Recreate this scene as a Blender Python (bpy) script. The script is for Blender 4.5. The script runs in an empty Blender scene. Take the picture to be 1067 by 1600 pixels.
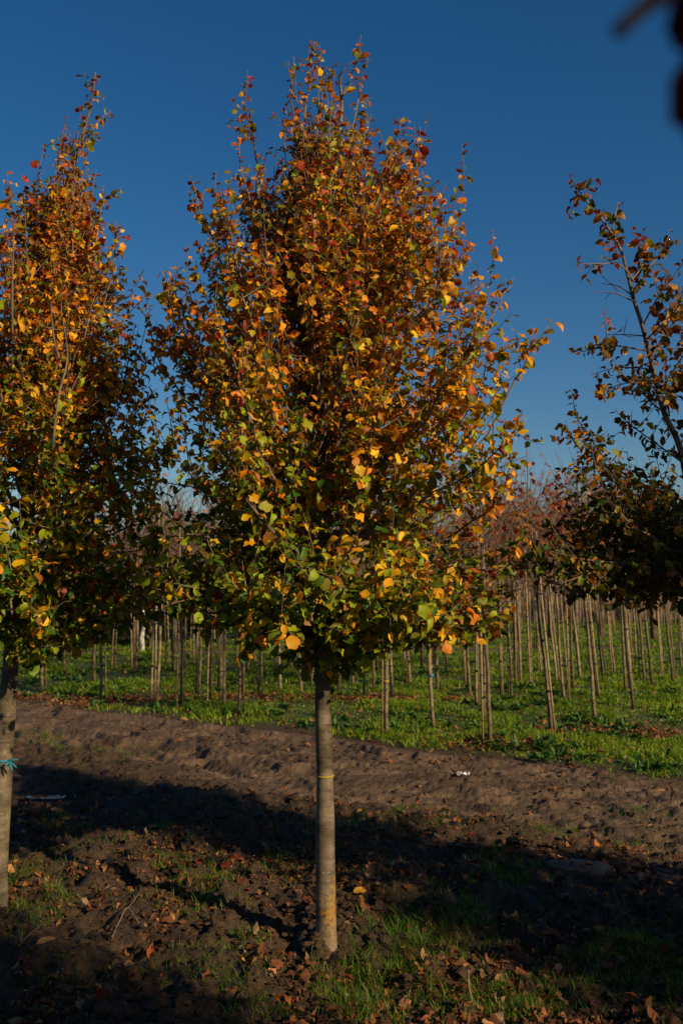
import bpy, math, random
import numpy as np
from mathutils import Vector, Matrix

random.seed(7)
rng = np.random.default_rng(7)
R = math.radians
C = bpy.context.scene.collection
scene = bpy.context.scene

# ------------------------------------------------------------------ camera
FP = 1555.0
EYE = 1.65
PITCH = math.atan(100.0 / FP)
cam_d = bpy.data.cameras.new("camera")
cam = bpy.data.objects.new("camera", cam_d)
C.objects.link(cam)
cam.location = (0, 0, EYE)
cam.rotation_euler = (R(90) + PITCH, 0, 0)
cam_d.sensor_fit = 'VERTICAL'
cam_d.sensor_height = 36.0
cam_d.lens = 36.0 * FP / 1600.0
cam_d.clip_start = 0.02
cam_d.clip_end = 2000
cam_d.dof.use_dof = True
cam_d.dof.focus_distance = 4.5
cam_d.dof.aperture_fstop = 4.5
scene.camera = cam

# ------------------------------------------------------------------ sky, sun, exposure
SUN_AZ = 49.0      # degrees to the right of straight behind the camera
SUN_EL = 25.0
world = bpy.data.worlds.new("World")
scene.world = world
world.use_nodes = True
wn = world.node_tree
wn.nodes.clear()
sky = wn.nodes.new('ShaderNodeTexSky')
sky.sky_type = 'NISHITA'
sky.sun_disc = False
sky.sun_elevation = R(SUN_EL)
sky.sun_rotation = R(180 - SUN_AZ)
sky.air_density = 1.0
sky.dust_density = 0.7
sky.ozone_density = 3.6
sky.altitude = 200
bg = wn.nodes.new('ShaderNodeBackground')
bg.inputs[1].default_value = 0.057
wo = wn.nodes.new('ShaderNodeOutputWorld')
hsv = wn.nodes.new('ShaderNodeHueSaturation'); hsv.inputs['Saturation'].default_value = 1.3
wn.links.new(sky.outputs[0], hsv.inputs['Color'])
wn.links.new(hsv.outputs[0], bg.inputs[0])
wn.links.new(bg.outputs[0], wo.inputs[0])

sd = bpy.data.lights.new("sun", 'SUN')
sd.energy = 5.0
sd.angle = R(0.5)
sd.color = (1.0, 0.77, 0.47)
sun = bpy.data.objects.new("sun", sd)
C.objects.link(sun)
az, el = R(SUN_AZ), R(SUN_EL)
to_sun = Vector((math.sin(az) * math.cos(el), -math.cos(az) * math.cos(el), math.sin(el)))
sun.rotation_euler = to_sun.to_track_quat('Z', 'Y').to_euler()
sun.location = to_sun * 30

scene.view_settings.view_transform = 'Standard'
scene.view_settings.look = 'None'
scene.view_settings.exposure = 0.30
scene.view_settings.gamma = 1
scene.render.engine = 'CYCLES'
scene.cycles.max_bounces = 8
scene.cycles.transmission_bounces = 6


def P(px, py, Y):
    """photo pixel -> world point at forward distance Y"""
    u = (px - 533.5) / FP
    v = (800 - py) / FP
    c, s = math.cos(PITCH), math.sin(PITCH)
    dy = c - v * s
    dz = s + v * c
    k = Y / dy
    return np.array((u * k, Y, EYE + dz * k))


def G(px, py):
    """photo pixel -> point on flat ground"""
    u = (px - 533.5) / FP
    v = (800 - py) / FP
    c, s = math.cos(PITCH), math.sin(PITCH)
    dy = c - v * s
    dz = s + v * c
    k = -EYE / dz
    return np.array((u * k, dy * k, 0.0))


# ------------------------------------------------------------------ noise
def _hash(ix, iy, seed):
    h = (ix * 374761393 + iy * 668265263 + seed * 974634777) & 0xFFFFFFFF
    h = ((h ^ (h >> 13)) * 1274126177) & 0xFFFFFFFF
    h = h ^ (h >> 16)
    return (h & 0xFFFF) / 65535.0


def vnoise(x, y, seed=0):
    x = np.asarray(x, dtype=float); y = np.asarray(y, dtype=float)
    fx = np.floor(x); fy = np.floor(y)
    ix = fx.astype(np.int64); iy = fy.astype(np.int64)
    tx = x - fx; ty = y - fy
    tx = tx * tx * (3 - 2 * tx); ty = ty * ty * (3 - 2 * ty)
    a = _hash(ix, iy, seed); b = _hash(ix + 1, iy, seed)
    c = _hash(ix, iy + 1, seed); d = _hash(ix + 1, iy + 1, seed)
    return (a * (1 - tx) + b * tx) * (1 - ty) + (c * (1 - tx) + d * tx) * ty


def fbm(x, y, seed=0, octv=4, gain=0.5):
    s = 0; a = 1; t = 0
    for o in range(octv):
        s = s + a * vnoise(x * 2 ** o + 17.3 * o, y * 2 ** o - 9.1 * o, seed + o)
        t += a; a *= gain
    return s / t


def sst(a, b, x):
    t = np.clip((x - a) / (b - a), 0, 1)
    return t * t * (3 - 2 * t)


# ------------------------------------------------------------------ ground shape
P0 = np.array((-4.35, 13.4)); TD = np.array((.807, -.591)); TN = np.array((-.591, -.807))


def track_t(x, y):
    s = TD[0] * (x - P0[0]) + TD[1] * (y - P0[1])
    t = TN[0] * (x - P0[0]) + TN[1] * (y - P0[1])
    t = t + 0.35 * (fbm(s * 0.5, s * 0 + 3, 5, 2) - .5) + 0.28 * (fbm(x * 2.2, y * 2.2, 11, 3) - .5)
    return s, t


PUD = [(-2.66, 7.75, .22, .10), (-2.24, 7.72, .24, .09), (-2.05, 7.2, .2, .05)]


def zones(x, y):
    s, t = track_t(x, y)
    track = sst(-0.05, 0.12, t) * (1 - sst(2.05, 2.35, t))
    grass = 1 - sst(-0.55, 0.0, t)
    near = sst(2.05, 2.35, t)
    return s, t, track, grass, near


def gz(x, y, fine=True):
    x = np.asarray(x, float); y = np.asarray(y, float)
    s, t, track, grass, near = zones(x, y)
    z = 0.05 * (fbm(x * .35, y * .35, 21, 2) - .5)
    lump = 0.16 * (fbm(x * 1.5, y * 1.5, 31, 3) - .5)
    clod = fbm(x * 7, y * 7, 41, 4, .55)
    ridge = 1 - np.abs(2 * fbm(x * 4 + 5, y * 4, 47, 3, .5) - 1)
    soil = lump + 0.075 * (clod - .5) + 0.075 * (ridge - .7)
    if fine:
        soil = soil + 0.040 * (fbm(x * 22, y * 22, 51, 3, .65) - .5)
    ch = fbm(x * 8.5, y * 8.5, 55, 4, .6); ch2 = fbm(x * 17, y * 17, 57, 3, .6)
    chunk = sst(.50, .545, ch) * .020 + sst(.55, .585, ch2) * .012
    z = z + near * (soil + chunk)
    ts = fbm(s * 3.5, t * 11, 59, 4, .6); ts2 = fbm(s * 10, t * 20, 58, 3, .6)
    z = z + track * (sst(.50, .54, ts) * .018 + sst(.56, .59, ts2) * .010)
    # wheel ruts along the track
    tt = t + 0.08 * (fbm(s * 1.2, s * 0, 61, 2) - .5)
    rut = np.zeros_like(z)
    for c0, w, d in ((.35, .13, .05), (.62, .09, .035), (1.15, .12, .03), (1.62, .14, .055), (1.93, .09, .035)):
        q = (tt - c0) / w
        rut = rut - d * np.exp(-q * q) + d * .7 * np.exp(-((np.abs(q) - 1.6) / .5) ** 2)
    rg = 1 - np.abs(2 * fbm(s * 2.2, t * 9, 71, 5, .65) - 1)
    lug = 0.035 * (rg - .75) * sst(.38, .62, fbm(x * 1.3, y * 1.3, 72, 2))
    if fine:
        lug = lug + 0.034 * (fbm(x * 20, y * 20, 73, 4, .75) - .5)
    leftr = 1 + 1.0 * sst(4.6, 3.0, s) * 0 + 0.35 * (1 - sst(2.5, 5.5, s))
    z = z + track * (rut * 1.15 * leftr * (0.35 + .9 * fbm(s * .9, t * 2, 77, 2)) + lug * leftr - .03)
    z = z + grass * (0.10 * (fbm(x * .9, y * .9, 81, 3) - .5))
    for (px_, py_, rx, ry) in PUD:
        q = ((x - px_) / (rx * 1.7)) ** 2 + ((y - py_) / (ry * 2.2)) ** 2
        z = z * (1 - np.exp(-q * .8)) + (-0.10) * np.exp(-q * .8)
    return z


def gz1(x, y):
    return float(gz(np.array([x]), np.array([y]))[0])


# ------------------------------------------------------------------ helpers
def tag(o, label=None, cat=None, group=None, kind=None):
    if label: o['label'] = label
    if cat: o['category'] = cat
    if group: o['group'] = group
    if kind: o['kind'] = kind
    return o


def empty(name, loc, label, cat, group=None, rz=0):
    o = bpy.data.objects.new(name, None)
    C.objects.link(o)
    o.location = loc
    o.rotation_euler = (0, 0, rz)
    return tag(o, label, cat, group)


def link(name, me, parent=None, loc=None):
    o = bpy.data.objects.new(name, me)
    C.objects.link(o)
    if parent: o.parent = parent
    if loc is not None: o.location = loc
    return o


def np_mesh(name, verts, polys_list, mat, col=None, uv=None, smooth=True):
    """polys_list: list of int arrays (n,k), k constant in each"""
    me = bpy.data.meshes.new(name)
    verts = np.asarray(verts, np.float32)
    me.vertices.add(len(verts))
    me.vertices.foreach_set('co', verts.ravel())
    loops = []; starts = []; totals = []; off = 0
    for p in polys_list:
        if len(p) == 0: continue
        p = np.asarray(p, np.int32)
        n, k = p.shape
        loops.append(p.ravel())
        starts.append(off + np.arange(n) * k)
        totals.append(np.full(n, k))
        off += n * k
    loops = np.concatenate(loops).astype(np.int32)
    starts = np.concatenate(starts).astype(np.int32)
    totals = np.concatenate(totals).astype(np.int32)
    me.loops.add(len(loops))
    me.loops.foreach_set('vertex_index', loops)
    me.polygons.add(len(starts))
    me.polygons.foreach_set('loop_start', starts)
    me.polygons.foreach_set('loop_total', totals)
    me.polygons.foreach_set('use_smooth', np.full(len(starts), smooth))
    if uv is not None:
        l = me.uv_layers.new(name='UVMap')
        l.data.foreach_set('uv', np.asarray(uv, np.float32)[loops].ravel())
    if col is not None:
        a = me.color_attributes.new('Col', 'FLOAT_COLOR', 'POINT')
        c4 = np.ones((len(verts), 4), np.float32); c4[:, :3] = col
        a.data.foreach_set('color', c4.ravel())
    me.materials.append(mat)
    me.update(calc_edges=True)
    me.validate()
    return me


class Tubes:
    def __init__(self, sides=6):
        self.v = []; self.f = []; self.n = 0; self.s = sides

    def add(self, pts, rad, sides=None, cap=True):
        k = sides or self.s
        pts = np.asarray(pts, float); rad = np.asarray(rad, float) * np.ones(len(pts))
        t = np.gradient(pts, axis=0)
        t /= np.linalg.norm(t, axis=1, keepdims=True) + 1e-9
        ref = np.array((0., 0., 1.)) if abs(t[0][2]) < .9 else np.array((1., 0., 0.))
        a = np.cross(t, ref); nn = np.linalg.norm(a, axis=1, keepdims=True)
        bad = nn[:, 0] < 1e-3
        a[bad] = np.cross(t[bad], (0., 1., 0.)); a /= np.linalg.norm(a, axis=1, keepdims=True)
        for i in range(1, len(a)):
            if np.dot(a[i], a[i - 1]) < 0: a[i] = -a[i]
        b = np.cross(t, a)
        ph = np.arange(k) * 2 * math.pi / k
        ring = (a[:, None, :] * np.cos(ph)[None, :, None] + b[:, None, :] * np.sin(ph)[None, :, None]) * rad[:, None, None]
        V = pts[:, None, :] + ring
        m = len(pts)
        self.v.append(V.reshape(-1, 3))
        i = np.arange(m - 1)[:, None] * k; j = np.arange(k)[None, :]; j2 = (j + 1) % k
        F = np.stack([i + j, i + j2, i + k + j2, i + k + j], -1).reshape(-1, 4) + self.n
        self.f.append(F)
        self.n += m * k
        if cap:
            self.v.append(pts[[0, -1]])
            c0, c1 = self.n, self.n + 1
            base = self.n - m * k
            jj = np.arange(k); jn = (jj + 1) % k
            self.caps = getattr(self, 'caps', [])
            self.caps.append(np.stack([np.full(k, c0), base + jn, base + jj], -1))
            self.caps.append(np.stack([np.full(k, c1), base + (m - 1) * k + jj, base + (m - 1) * k + jn], -1))
            self.n += 2

    def mesh(self, name, mat):
        pl = [np.concatenate(self.f)]
        if getattr(self, 'caps', None): pl.append(np.concatenate(self.caps))
        return np_mesh(name, np.concatenate(self.v), pl, mat)


def bez(p0, p1, p2, n):
    t = np.linspace(0, 1, n)[:, None]
    return (1 - t) ** 2 * p0 + 2 * t * (1 - t) * p1 + t * t * p2


def spline(pts, n):
    """Catmull-Rom through points"""
    pts = np.asarray(pts, float)
    if len(pts) == 2:
        t = np.linspace(0, 1, n)[:, None]; return pts[0] * (1 - t) + pts[1] * t
    q = np.vstack([2 * pts[0] - pts[1], pts, 2 * pts[-1] - pts[-2]])
    out = []
    for u in np.linspace(0, len(pts) - 1 - 1e-6, n):
        i = int(u); f = u - i
        a, b, c, d = q[i:i + 4]
        out.append(.5 * ((2 * b) + (c - a) * f + (2 * a - 5 * b + 4 * c - d) * f * f + (3 * b - a - 3 * c + d) * f ** 3))
    return np.array(out)


# ------------------------------------------------------------------ materials
def mat_new(name):
    m = bpy.data.materials.new(name); m.use_nodes = True
    nt = m.node_tree; nt.nodes.clear()
    out = nt.nodes.new('ShaderNodeOutputMaterial')
    return m, nt, out


def nd(nt, typ, **kw):
    n = nt.nodes.new(typ)
    for k, v in kw.items():
        if k.startswith('i_'):
            key = k[2:]
            key = int(key) if key.isdigit() else key.replace('_', ' ')
            n.inputs[key].default_value = v
        else:
            setattr(n, k, v)
    return n


def ramp(nt, fac, stops):
    r = nt.nodes.new('ShaderNodeValToRGB')
    e = r.color_ramp.elements
    while len(e) < len(stops): e.new(.5)
    for k, (p, c) in enumerate(stops):
        e[k].position = p; e[k].color = (c[0], c[1], c[2], 1) if len(c) == 3 else c
    nt.links.new(fac, r.inputs[0])
    return r.outputs[0]


def mixc(nt, fac, a, b, typ='MIX'):
    m = nt.nodes.new('ShaderNodeMix'); m.data_type = 'RGBA'; m.blend_type = typ
    for s, v in ((m.inputs[0], fac), (m.inputs[6], a), (m.inputs[7], b)):
        if isinstance(v, bpy.types.NodeSocket): nt.links.new(v, s)
        elif isinstance(v, (int, float)): s.default_value = v
        else: s.default_value = (*v, 1)
    return m.outputs[2]


def math_n(nt, op, a, b=None, clamp=False):
    m = nt.nodes.new('ShaderNodeMath'); m.operation = op; m.use_clamp = clamp
    for s, v in zip(m.inputs, (a, b)):
        if v is None: continue
        if isinstance(v, bpy.types.NodeSocket): nt.links.new(v, s)
        else: s.default_value = v
    return m.outputs[0]


def leaf_material(name, trans=.38, dead=False):
    m, nt, out = mat_new(name)
    L = nt.links
    at = nd(nt, 'ShaderNodeVertexColor', layer_name='Col')
    uv = nd(nt, 'ShaderNodeUVMap')
    sep = nd(nt, 'ShaderNodeSeparateXYZ'); L.new(uv.outputs[0], sep.inputs[0])
    tc = nd(nt, 'ShaderNodeTexCoord')
    n1 = nd(nt, 'ShaderNodeTexNoise', i_Scale=34.0, i_Detail=3.0); L.new(tc.outputs['Object'], n1.inputs[0])
    ux = math_n(nt, 'ABSOLUTE', math_n(nt, 'SUBTRACT', sep.outputs[0], .5))
    # blotches: greener near the midrib, redder at the rim
    f = math_n(nt, 'ADD', math_n(nt, 'MULTIPLY', ux, 1.5), math_n(nt, 'MULTIPLY', math_n(nt, 'SUBTRACT', n1.outputs[0], .5), 1.6))
    if dead:
        inner = mixc(nt, 1.0, at.outputs[0], (.8, .85, .8), 'MULTIPLY'); rim = mixc(nt, 1.0, at.outputs[0], (1.15, 1.0, .9), 'MULTIPLY')
    else:
        inner = mixc(nt, .5, at.outputs[0], mixc(nt, 1.0, at.outputs[0], (.55, 1.1, .8), 'MULTIPLY'))
        rim = mixc(nt, 1.0, at.outputs[0], (1.2, .86, .8), 'MULTIPLY')
    c = mixc(nt, math_n(nt, 'ADD', f, .2, True), inner, rim)
    # side veins
    vv = math_n(nt, 'SUBTRACT', math_n(nt, 'MULTIPLY', sep.outputs[1], 9.0), math_n(nt, 'MULTIPLY', ux, 7.0))
    w = math_n(nt, 'ABSOLUTE', math_n(nt, 'SUBTRACT', math_n(nt, 'FRACT', vv), .5))
    vein = math_n(nt, 'LESS_THAN', w, .07)
    mid = math_n(nt, 'LESS_THAN', ux, .025)
    vm = math_n(nt, 'MULTIPLY', math_n(nt, 'MAXIMUM', vein, mid), .35)
    c = mixc(nt, vm, c, mixc(nt, 1.0, c, (1.5, 1.4, 1.1), 'MULTIPLY'))
    # a few brown spots
    n2 = nd(nt, 'ShaderNodeTexNoise', i_Scale=95.0, i_Detail=1.0); L.new(tc.outputs['Object'], n2.inputs[0])
    sp = ramp(nt, n2.outputs[0], [(.66, (0, 0, 0)), (.72, (1, 1, 1))])
    c = mixc(nt, math_n(nt, 'MULTIPLY', sp, .6), c, (.07, .035, .015))
    bs = nd(nt, 'ShaderNodeBsdfPrincipled', i_Roughness=.5 if not dead else .75)
    bs.inputs['Specular IOR Level'].default_value = .35 if not dead else .15
    L.new(c, bs.inputs['Base Color'])
    bp = nd(nt, 'ShaderNodeBump', i_Strength=.35, i_Distance=.002)
    L.new(w, bp.inputs['Height']); L.new(bp.outputs[0], bs.inputs['Normal'])
    tr = nd(nt, 'ShaderNodeBsdfTranslucent')
    L.new(mixc(nt, 1.0, c, (1.0, .95, .55), 'MULTIPLY'), tr.inputs[0])
    mx = nd(nt, 'ShaderNodeMixShader'); mx.inputs[0].default_value = trans
    L.new(bs.outputs[0], mx.inputs[1]); L.new(tr.outputs[0], mx.inputs[2]); L.new(mx.outputs[0], out.inputs[0])
    return m


M_LEAF = leaf_material('autumn_leaf')
M_DEAD = leaf_material('dead_leaf', .12, True)


def grass_material():
    m, nt, out = mat_new('grass_blade')
    L = nt.links
    at = nd(nt, 'ShaderNodeVertexColor', layer_name='Col')
    bs = nd(nt, 'ShaderNodeBsdfPrincipled', i_Roughness=.5)
    bs.inputs['Specular IOR Level'].default_value = .3
    L.new(at.outputs[0], bs.inputs['Base Color'])
    tr = nd(nt, 'ShaderNodeBsdfTranslucent'); L.new(at.outputs[0], tr.inputs[0])
    mx = nd(nt, 'ShaderNodeMixShader'); mx.inputs[0].default_value = .35
    L.new(bs.outputs[0], mx.inputs[1]); L.new(tr.outputs[0], mx.inputs[2]); L.new(mx.outputs[0], out.inputs[0])
    return m


M_GRASS = grass_material()


def bark_material(name, base, dark, light, lichen=False, bandscale=1.0, vary=False):
    m, nt, out = mat_new(name)
    L = nt.links
    tc = nd(nt, 'ShaderNodeTexCoord')
    mp = nd(nt, 'ShaderNodeMapping'); mp.inputs['Scale'].default_value = (9, 9, 55 * bandscale)
    L.new(tc.outputs['Object'], mp.inputs[0])
    n1 = nd(nt, 'ShaderNodeTexNoise', i_Scale=1.3, i_Detail=5.0, i_Roughness=.65); L.new(mp.outputs[0], n1.inputs[0])
    mp2 = nd(nt, 'ShaderNodeMapping'); mp2.inputs['Scale'].default_value = (5, 5, 7)
    L.new(tc.outputs['Object'], mp2.inputs[0])
    n2 = nd(nt, 'ShaderNodeTexNoise', i_Scale=1.1, i_Detail=4.0, i_Roughness=.6); L.new(mp2.outputs[0], n2.inputs[0])
    n3 = nd(nt, 'ShaderNodeTexNoise', i_Scale=110.0, i_Detail=2.0); L.new(tc.outputs['Object'], n3.inputs[0])
    c = mixc(nt, ramp(nt, n1.outputs[0], [(.35, (0, 0, 0)), (.65, (1, 1, 1))]), dark, base)
    c = mixc(nt, math_n(nt, 'MULTIPLY', ramp(nt, n2.outputs[0], [(.42, (0, 0, 0)), (.62, (1, 1, 1))]), .75), c, light)
    c = mixc(nt, math_n(nt, 'MULTIPLY', ramp(nt, n3.outputs[0], [(.63, (0, 0, 0)), (.7, (1, 1, 1))]), .5), c, (.42, .38, .3))
    mp3 = nd(nt, 'ShaderNodeMapping'); mp3.inputs['Scale'].default_value = (2, 2, 5.5); mp3.inputs['Location'].default_value = (3, 1, .4)
    L.new(tc.outputs['Object'], mp3.inputs[0])
    n5 = nd(nt, 'ShaderNodeTexNoise', i_Scale=1.0, i_Detail=3.0); L.new(mp3.outputs[0], n5.inputs[0])
    c = mixc(nt, math_n(nt, 'MULTIPLY', ramp(nt, n5.outputs[0], [(.5, (0, 0, 0)), (.62, (1, 1, 1))]), .8), c, dark)
    if lichen:
        sp = nd(nt, 'ShaderNodeSeparateXYZ'); L.new(tc.outputs['Object'], sp.inputs[0])
        n4 = nd(nt, 'ShaderNodeTexNoise', i_Scale=38.0, i_Detail=4.0, i_Roughness=.7); L.new(tc.outputs['Object'], n4.inputs[0])
        hz = math_n(nt, 'ABSOLUTE', math_n(nt, 'SUBTRACT', sp.outputs[2], .20))
        hm = math_n(nt, 'SUBTRACT', 1.0, math_n(nt, 'MULTIPLY', hz, 5.2), True)
        xs = math_n(nt, 'MULTIPLY', math_n(nt, 'ADD', sp.outputs[0], .0), 4.5)
        v = math_n(nt, 'ADD', math_n(nt, 'ADD', n4.outputs[0], math_n(nt, 'MULTIPLY', hm, .20)), math_n(nt, 'MULTIPLY', xs, .45))
        lm = ramp(nt, v, [(.655, (0, 0, 0)), (.70, (1, 1, 1))])
        lm = math_n(nt, 'MULTIPLY', lm, math_n(nt, 'GREATER_THAN', hm, .05))
        c = mixc(nt, math_n(nt, 'MULTIPLY', lm, .75), c, (.30, .16, .025))
        g = ramp(nt, sp.outputs[2], [(.0, (1, 1, 1)), (.22, (0, 0, 0))])
        c = mixc(nt, math_n(nt, 'MULTIPLY', g, .55), c, (.26, .18, .115))
    if vary:
        oi = nd(nt, 'ShaderNodeObjectInfo')
        c = mixc(nt, 1.0, c, ramp(nt, oi.outputs['Random'], [(0, (.5, .49, .48)), (1, (1.7, 1.6, 1.5))]), 'MULTIPLY')
    bs = nd(nt, 'ShaderNodeBsdfPrincipled', i_Roughness=.72)
    bs.inputs['Specular IOR Level'].default_value = .25
    L.new(c, bs.inputs['Base Color'])
    bp = nd(nt, 'ShaderNodeBump', i_Strength=.5, i_Distance=.004)
    h = math_n(nt, 'ADD', n1.outputs[0], math_n(nt, 'MULTIPLY', n3.outputs[0], .4))
    L.new(h, bp.inputs['Height']); L.new(bp.outputs[0], bs.inputs['Normal'])
    L.new(bs.outputs[0], out.inputs[0])
    return m


M_BARK = bark_material('grey_bark', (.105, .08, .048), (.03, .022, .013), (.23, .185, .125), True)
M_BARK2 = bark_material('grey_bark_plain', (.125, .095, .058), (.045, .034, .02), (.22, .18, .125))
M_TWIG = bark_material('twig_bark', (.16, .11, .075), (.07, .045, .03), (.24, .18, .13))
M_YBARK = bark_material('young_bark', (.15, .115, .07), (.06, .045, .027), (.23, .18, .115), False, .5, True)
M_BRUSH = bark_material('brush_twig', (.16, .11, .07), (.09, .06, .04), (.21, .15, .10))


def cane_material():
    m, nt, out = mat_new('bamboo_cane')
    L = nt.links
    tc = nd(nt, 'ShaderNodeTexCoord'); sp = nd(nt, 'ShaderNodeSeparateXYZ'); L.new(tc.outputs['Object'], sp.inputs[0])
    f = math_n(nt, 'FRACT', math_n(nt, 'MULTIPLY', sp.outputs[2], 4.6))
    node = math_n(nt, 'LESS_THAN', f, .07)
    n1 = nd(nt, 'ShaderNodeTexNoise', i_Scale=6.0, i_Detail=3.0); L.new(tc.outputs['Object'], n1.inputs[0])
    c = mixc(nt, n1.outputs[0], (.15, .11, .06), (.30, .22, .12))
    c = mixc(nt, math_n(nt, 'MULTIPLY', node, .9), c, (.05, .035, .02))
    oi = nd(nt, 'ShaderNodeObjectInfo')
    c = mixc(nt, 1.0, c, ramp(nt, oi.outputs['Random'], [(0, (.5, .49, .48)), (1, (1.7, 1.6, 1.5))]), 'MULTIPLY')
    bs = nd(nt, 'ShaderNodeBsdfPrincipled', i_Roughness=.55)
    L.new(c, bs.inputs['Base Color']); L.new(bs.outputs[0], out.inputs[0])
    return m


M_CANE = cane_material()


def plain(name, col, rough=.7, spec=.3, vary=.25, scale=30):
    m, nt, out = mat_new(name)
    L = nt.links
    tc = nd(nt, 'ShaderNodeTexCoord')
    n1 = nd(nt, 'ShaderNodeTexNoise', i_Scale=float(scale), i_Detail=4.0); L.new(tc.outputs['Object'], n1.inputs[0])
    c = mixc(nt, n1.outputs[0], tuple(v * (1 - vary) for v in col), tuple(min(1, v * (1 + vary)) for v in col))
    bs = nd(nt, 'ShaderNodeBsdfPrincipled', i_Roughness=rough)
    bs.inputs['Specular IOR Level'].default_value = spec
    L.new(c, bs.inputs['Base Color'])
    bp = nd(nt, 'ShaderNodeBump', i_Strength=.4, i_Distance=.003); L.new(n1.outputs[0], bp.inputs['Height'])
    L.new(bp.outputs[0], bs.inputs['Normal'])
    L.new(bs.outputs[0], out.inputs[0])
    return m


M_YELLOW = plain('yellow_paint', (.30, .21, .02), .7)
M_BLUE = plain('blue_tape', (.015, .17, .24), .6)
M_TIE = plain('black_tie', (.02, .02, .02), .6)
M_STONE = plain('dry_mud_slab', (.12, .09, .065), .85, .2, .4, 14)
M_WHITE = plain('crumpled_plastic', (.6, .58, .55), .4)
M_WALL = plain('pale_render', (.6, .55, .48), .8)
M_ROOF = plain('brown_tiles', (.16, .08, .05), .8)
M_BIRCH = plain('white_bark', (.62, .58, .48), .7, .3, .35, 9)


def ground_material():
    m, nt, out = mat_new('ground_soil')
    L = nt.links
    at = nd(nt, 'ShaderNodeVertexColor', layer_name='Col')
    sp = nd(nt, 'ShaderNodeSeparateColor'); L.new(at.outputs[0], sp.inputs[0])
    tc = nd(nt, 'ShaderNodeTexCoord')
    n1 = nd(nt, 'ShaderNodeTexNoise', i_Scale=2.2, i_Detail=7.0, i_Roughness=.65); L.new(tc.outputs['Object'], n1.inputs[0])
    n2 = nd(nt, 'ShaderNodeTexNoise', i_Scale=26.0, i_Detail=6.0, i_Roughness=.7); L.new(tc.outputs['Object'], n2.inputs[0])
    n3 = nd(nt, 'ShaderNodeTexVoronoi', i_Scale=75.0); L.new(tc.outputs['Object'], n3.inputs[0])
    soil = mixc(nt, ramp(nt, n2.outputs[0], [(.3, (0, 0, 0)), (.7, (1, 1, 1))]), (.020, .012, .007), (.098, .058, .033))
    soil = mixc(nt, math_n(nt, 'MULTIPLY', ramp(nt, n1.outputs[0], [(.45, (0, 0, 0)), (.65, (1, 1, 1))]), .45), soil, (.035, .032, .011))
    tr = mixc(nt, ramp(nt, n2.outputs[0], [(.3, (0, 0, 0)), (.72, (1, 1, 1))]), (.085, .053, .031), (.24, .158, .098))
    tr = mixc(nt, math_n(nt, 'MULTIPLY', ramp(nt, n1.outputs[0], [(.42, (0, 0, 0)), (.6, (1, 1, 1))]), .6), tr, (.10, .064, .041))
    mpt = nd(nt, 'ShaderNodeMapping'); mpt.inputs['Rotation'].default_value = (0, 0, R(36.2)); mpt.inputs['Scale'].default_value = (.55, 5.5, 1)
    L.new(tc.outputs['Object'], mpt.inputs[0])
    n6 = nd(nt, 'ShaderNodeTexNoise', i_Scale=1.0, i_Detail=5.0, i_Roughness=.6); L.new(mpt.outputs[0], n6.inputs[0])
    tr = mixc(nt, math_n(nt, 'MULTIPLY', ramp(nt, n6.outputs[0], [(.46, (0, 0, 0)), (.58, (1, 1, 1))]), .7), tr, (.055, .035, .021))
    peb = ramp(nt, n3.outputs['Distance'], [(.12, (1, 1, 1)), (.22, (0, 0, 0))])
    tr = mixc(nt, math_n(nt, 'MULTIPLY', peb, .4), tr, (.26, .2, .15))
    gr = mixc(nt, ramp(nt, n2.outputs[0], [(.3, (0, 0, 0)), (.7, (1, 1, 1))]), (.03, .045, .009), (.07, .10, .018))
    li = mixc(nt, n2.outputs[0], (.06, .028, .015), (.20, .085, .04))
    c = mixc(nt, sp.outputs[0], soil, tr)
    c = mixc(nt, sp.outputs[1], c, gr)
    c = mixc(nt, sp.outputs[2], c, li)
    bs = nd(nt, 'ShaderNodeBsdfPrincipled')
    bs.inputs['Specular IOR Level'].default_value = .3
    L.new(c, bs.inputs['Base Color'])
    L.new(math_n(nt, 'ADD', math_n(nt, 'MULTIPLY', n1.outputs[0], .7), .35, True), bs.inputs['Roughness'])
    bp = nd(nt, 'ShaderNodeBump', i_Strength=1.0, i_Distance=.03)
    h = math_n(nt, 'ADD', n2.outputs[0], math_n(nt, 'MULTIPLY', peb, .12))
    L.new(h, bp.inputs['Height']); L.new(bp.outputs[0], bs.inputs['Normal'])
    L.new(bs.outputs[0], out.inputs[0])
    return m


M_GROUND = ground_material()

# ------------------------------------------------------------------ ground sheet
LIT = [(-3.0, 13.6, 3.3, .35), (0.35, 13.5, 1.2, .3), (2.6, 10.7, .9, .35), (1.6, 9.8, .7, .25), (-3.4, 12.9, .5, .2), (.2, 13.2, .6, .2), (3.4, 10.4, .4, .2)]


def litter(x, y):
    l = 0
    for (a, b, rx, ry) in LIT:
        q = ((x - a) / rx) ** 2 + ((y - b) / ry) ** 2
        l = np.maximum(l, np.exp(-q * 1.0))
    return np.clip(l * 1.3 * (0.4 + 1.1 * fbm(x * 3, y * 3, 91, 3)), 0, 1)


def axis(lo, hi, step, far, grow=1.09):
    a = list(np.arange(lo, hi + 1e-6, step))
    s = step; v = a[-1]; up = []
    while v < far:
        s *= grow; v += s; up.append(v)
    s = step; v = a[0]; dn = []
    while v > -far:
        s *= grow; v -= s; dn.append(v)
    return np.array(dn[::-1] + a + up)


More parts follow.
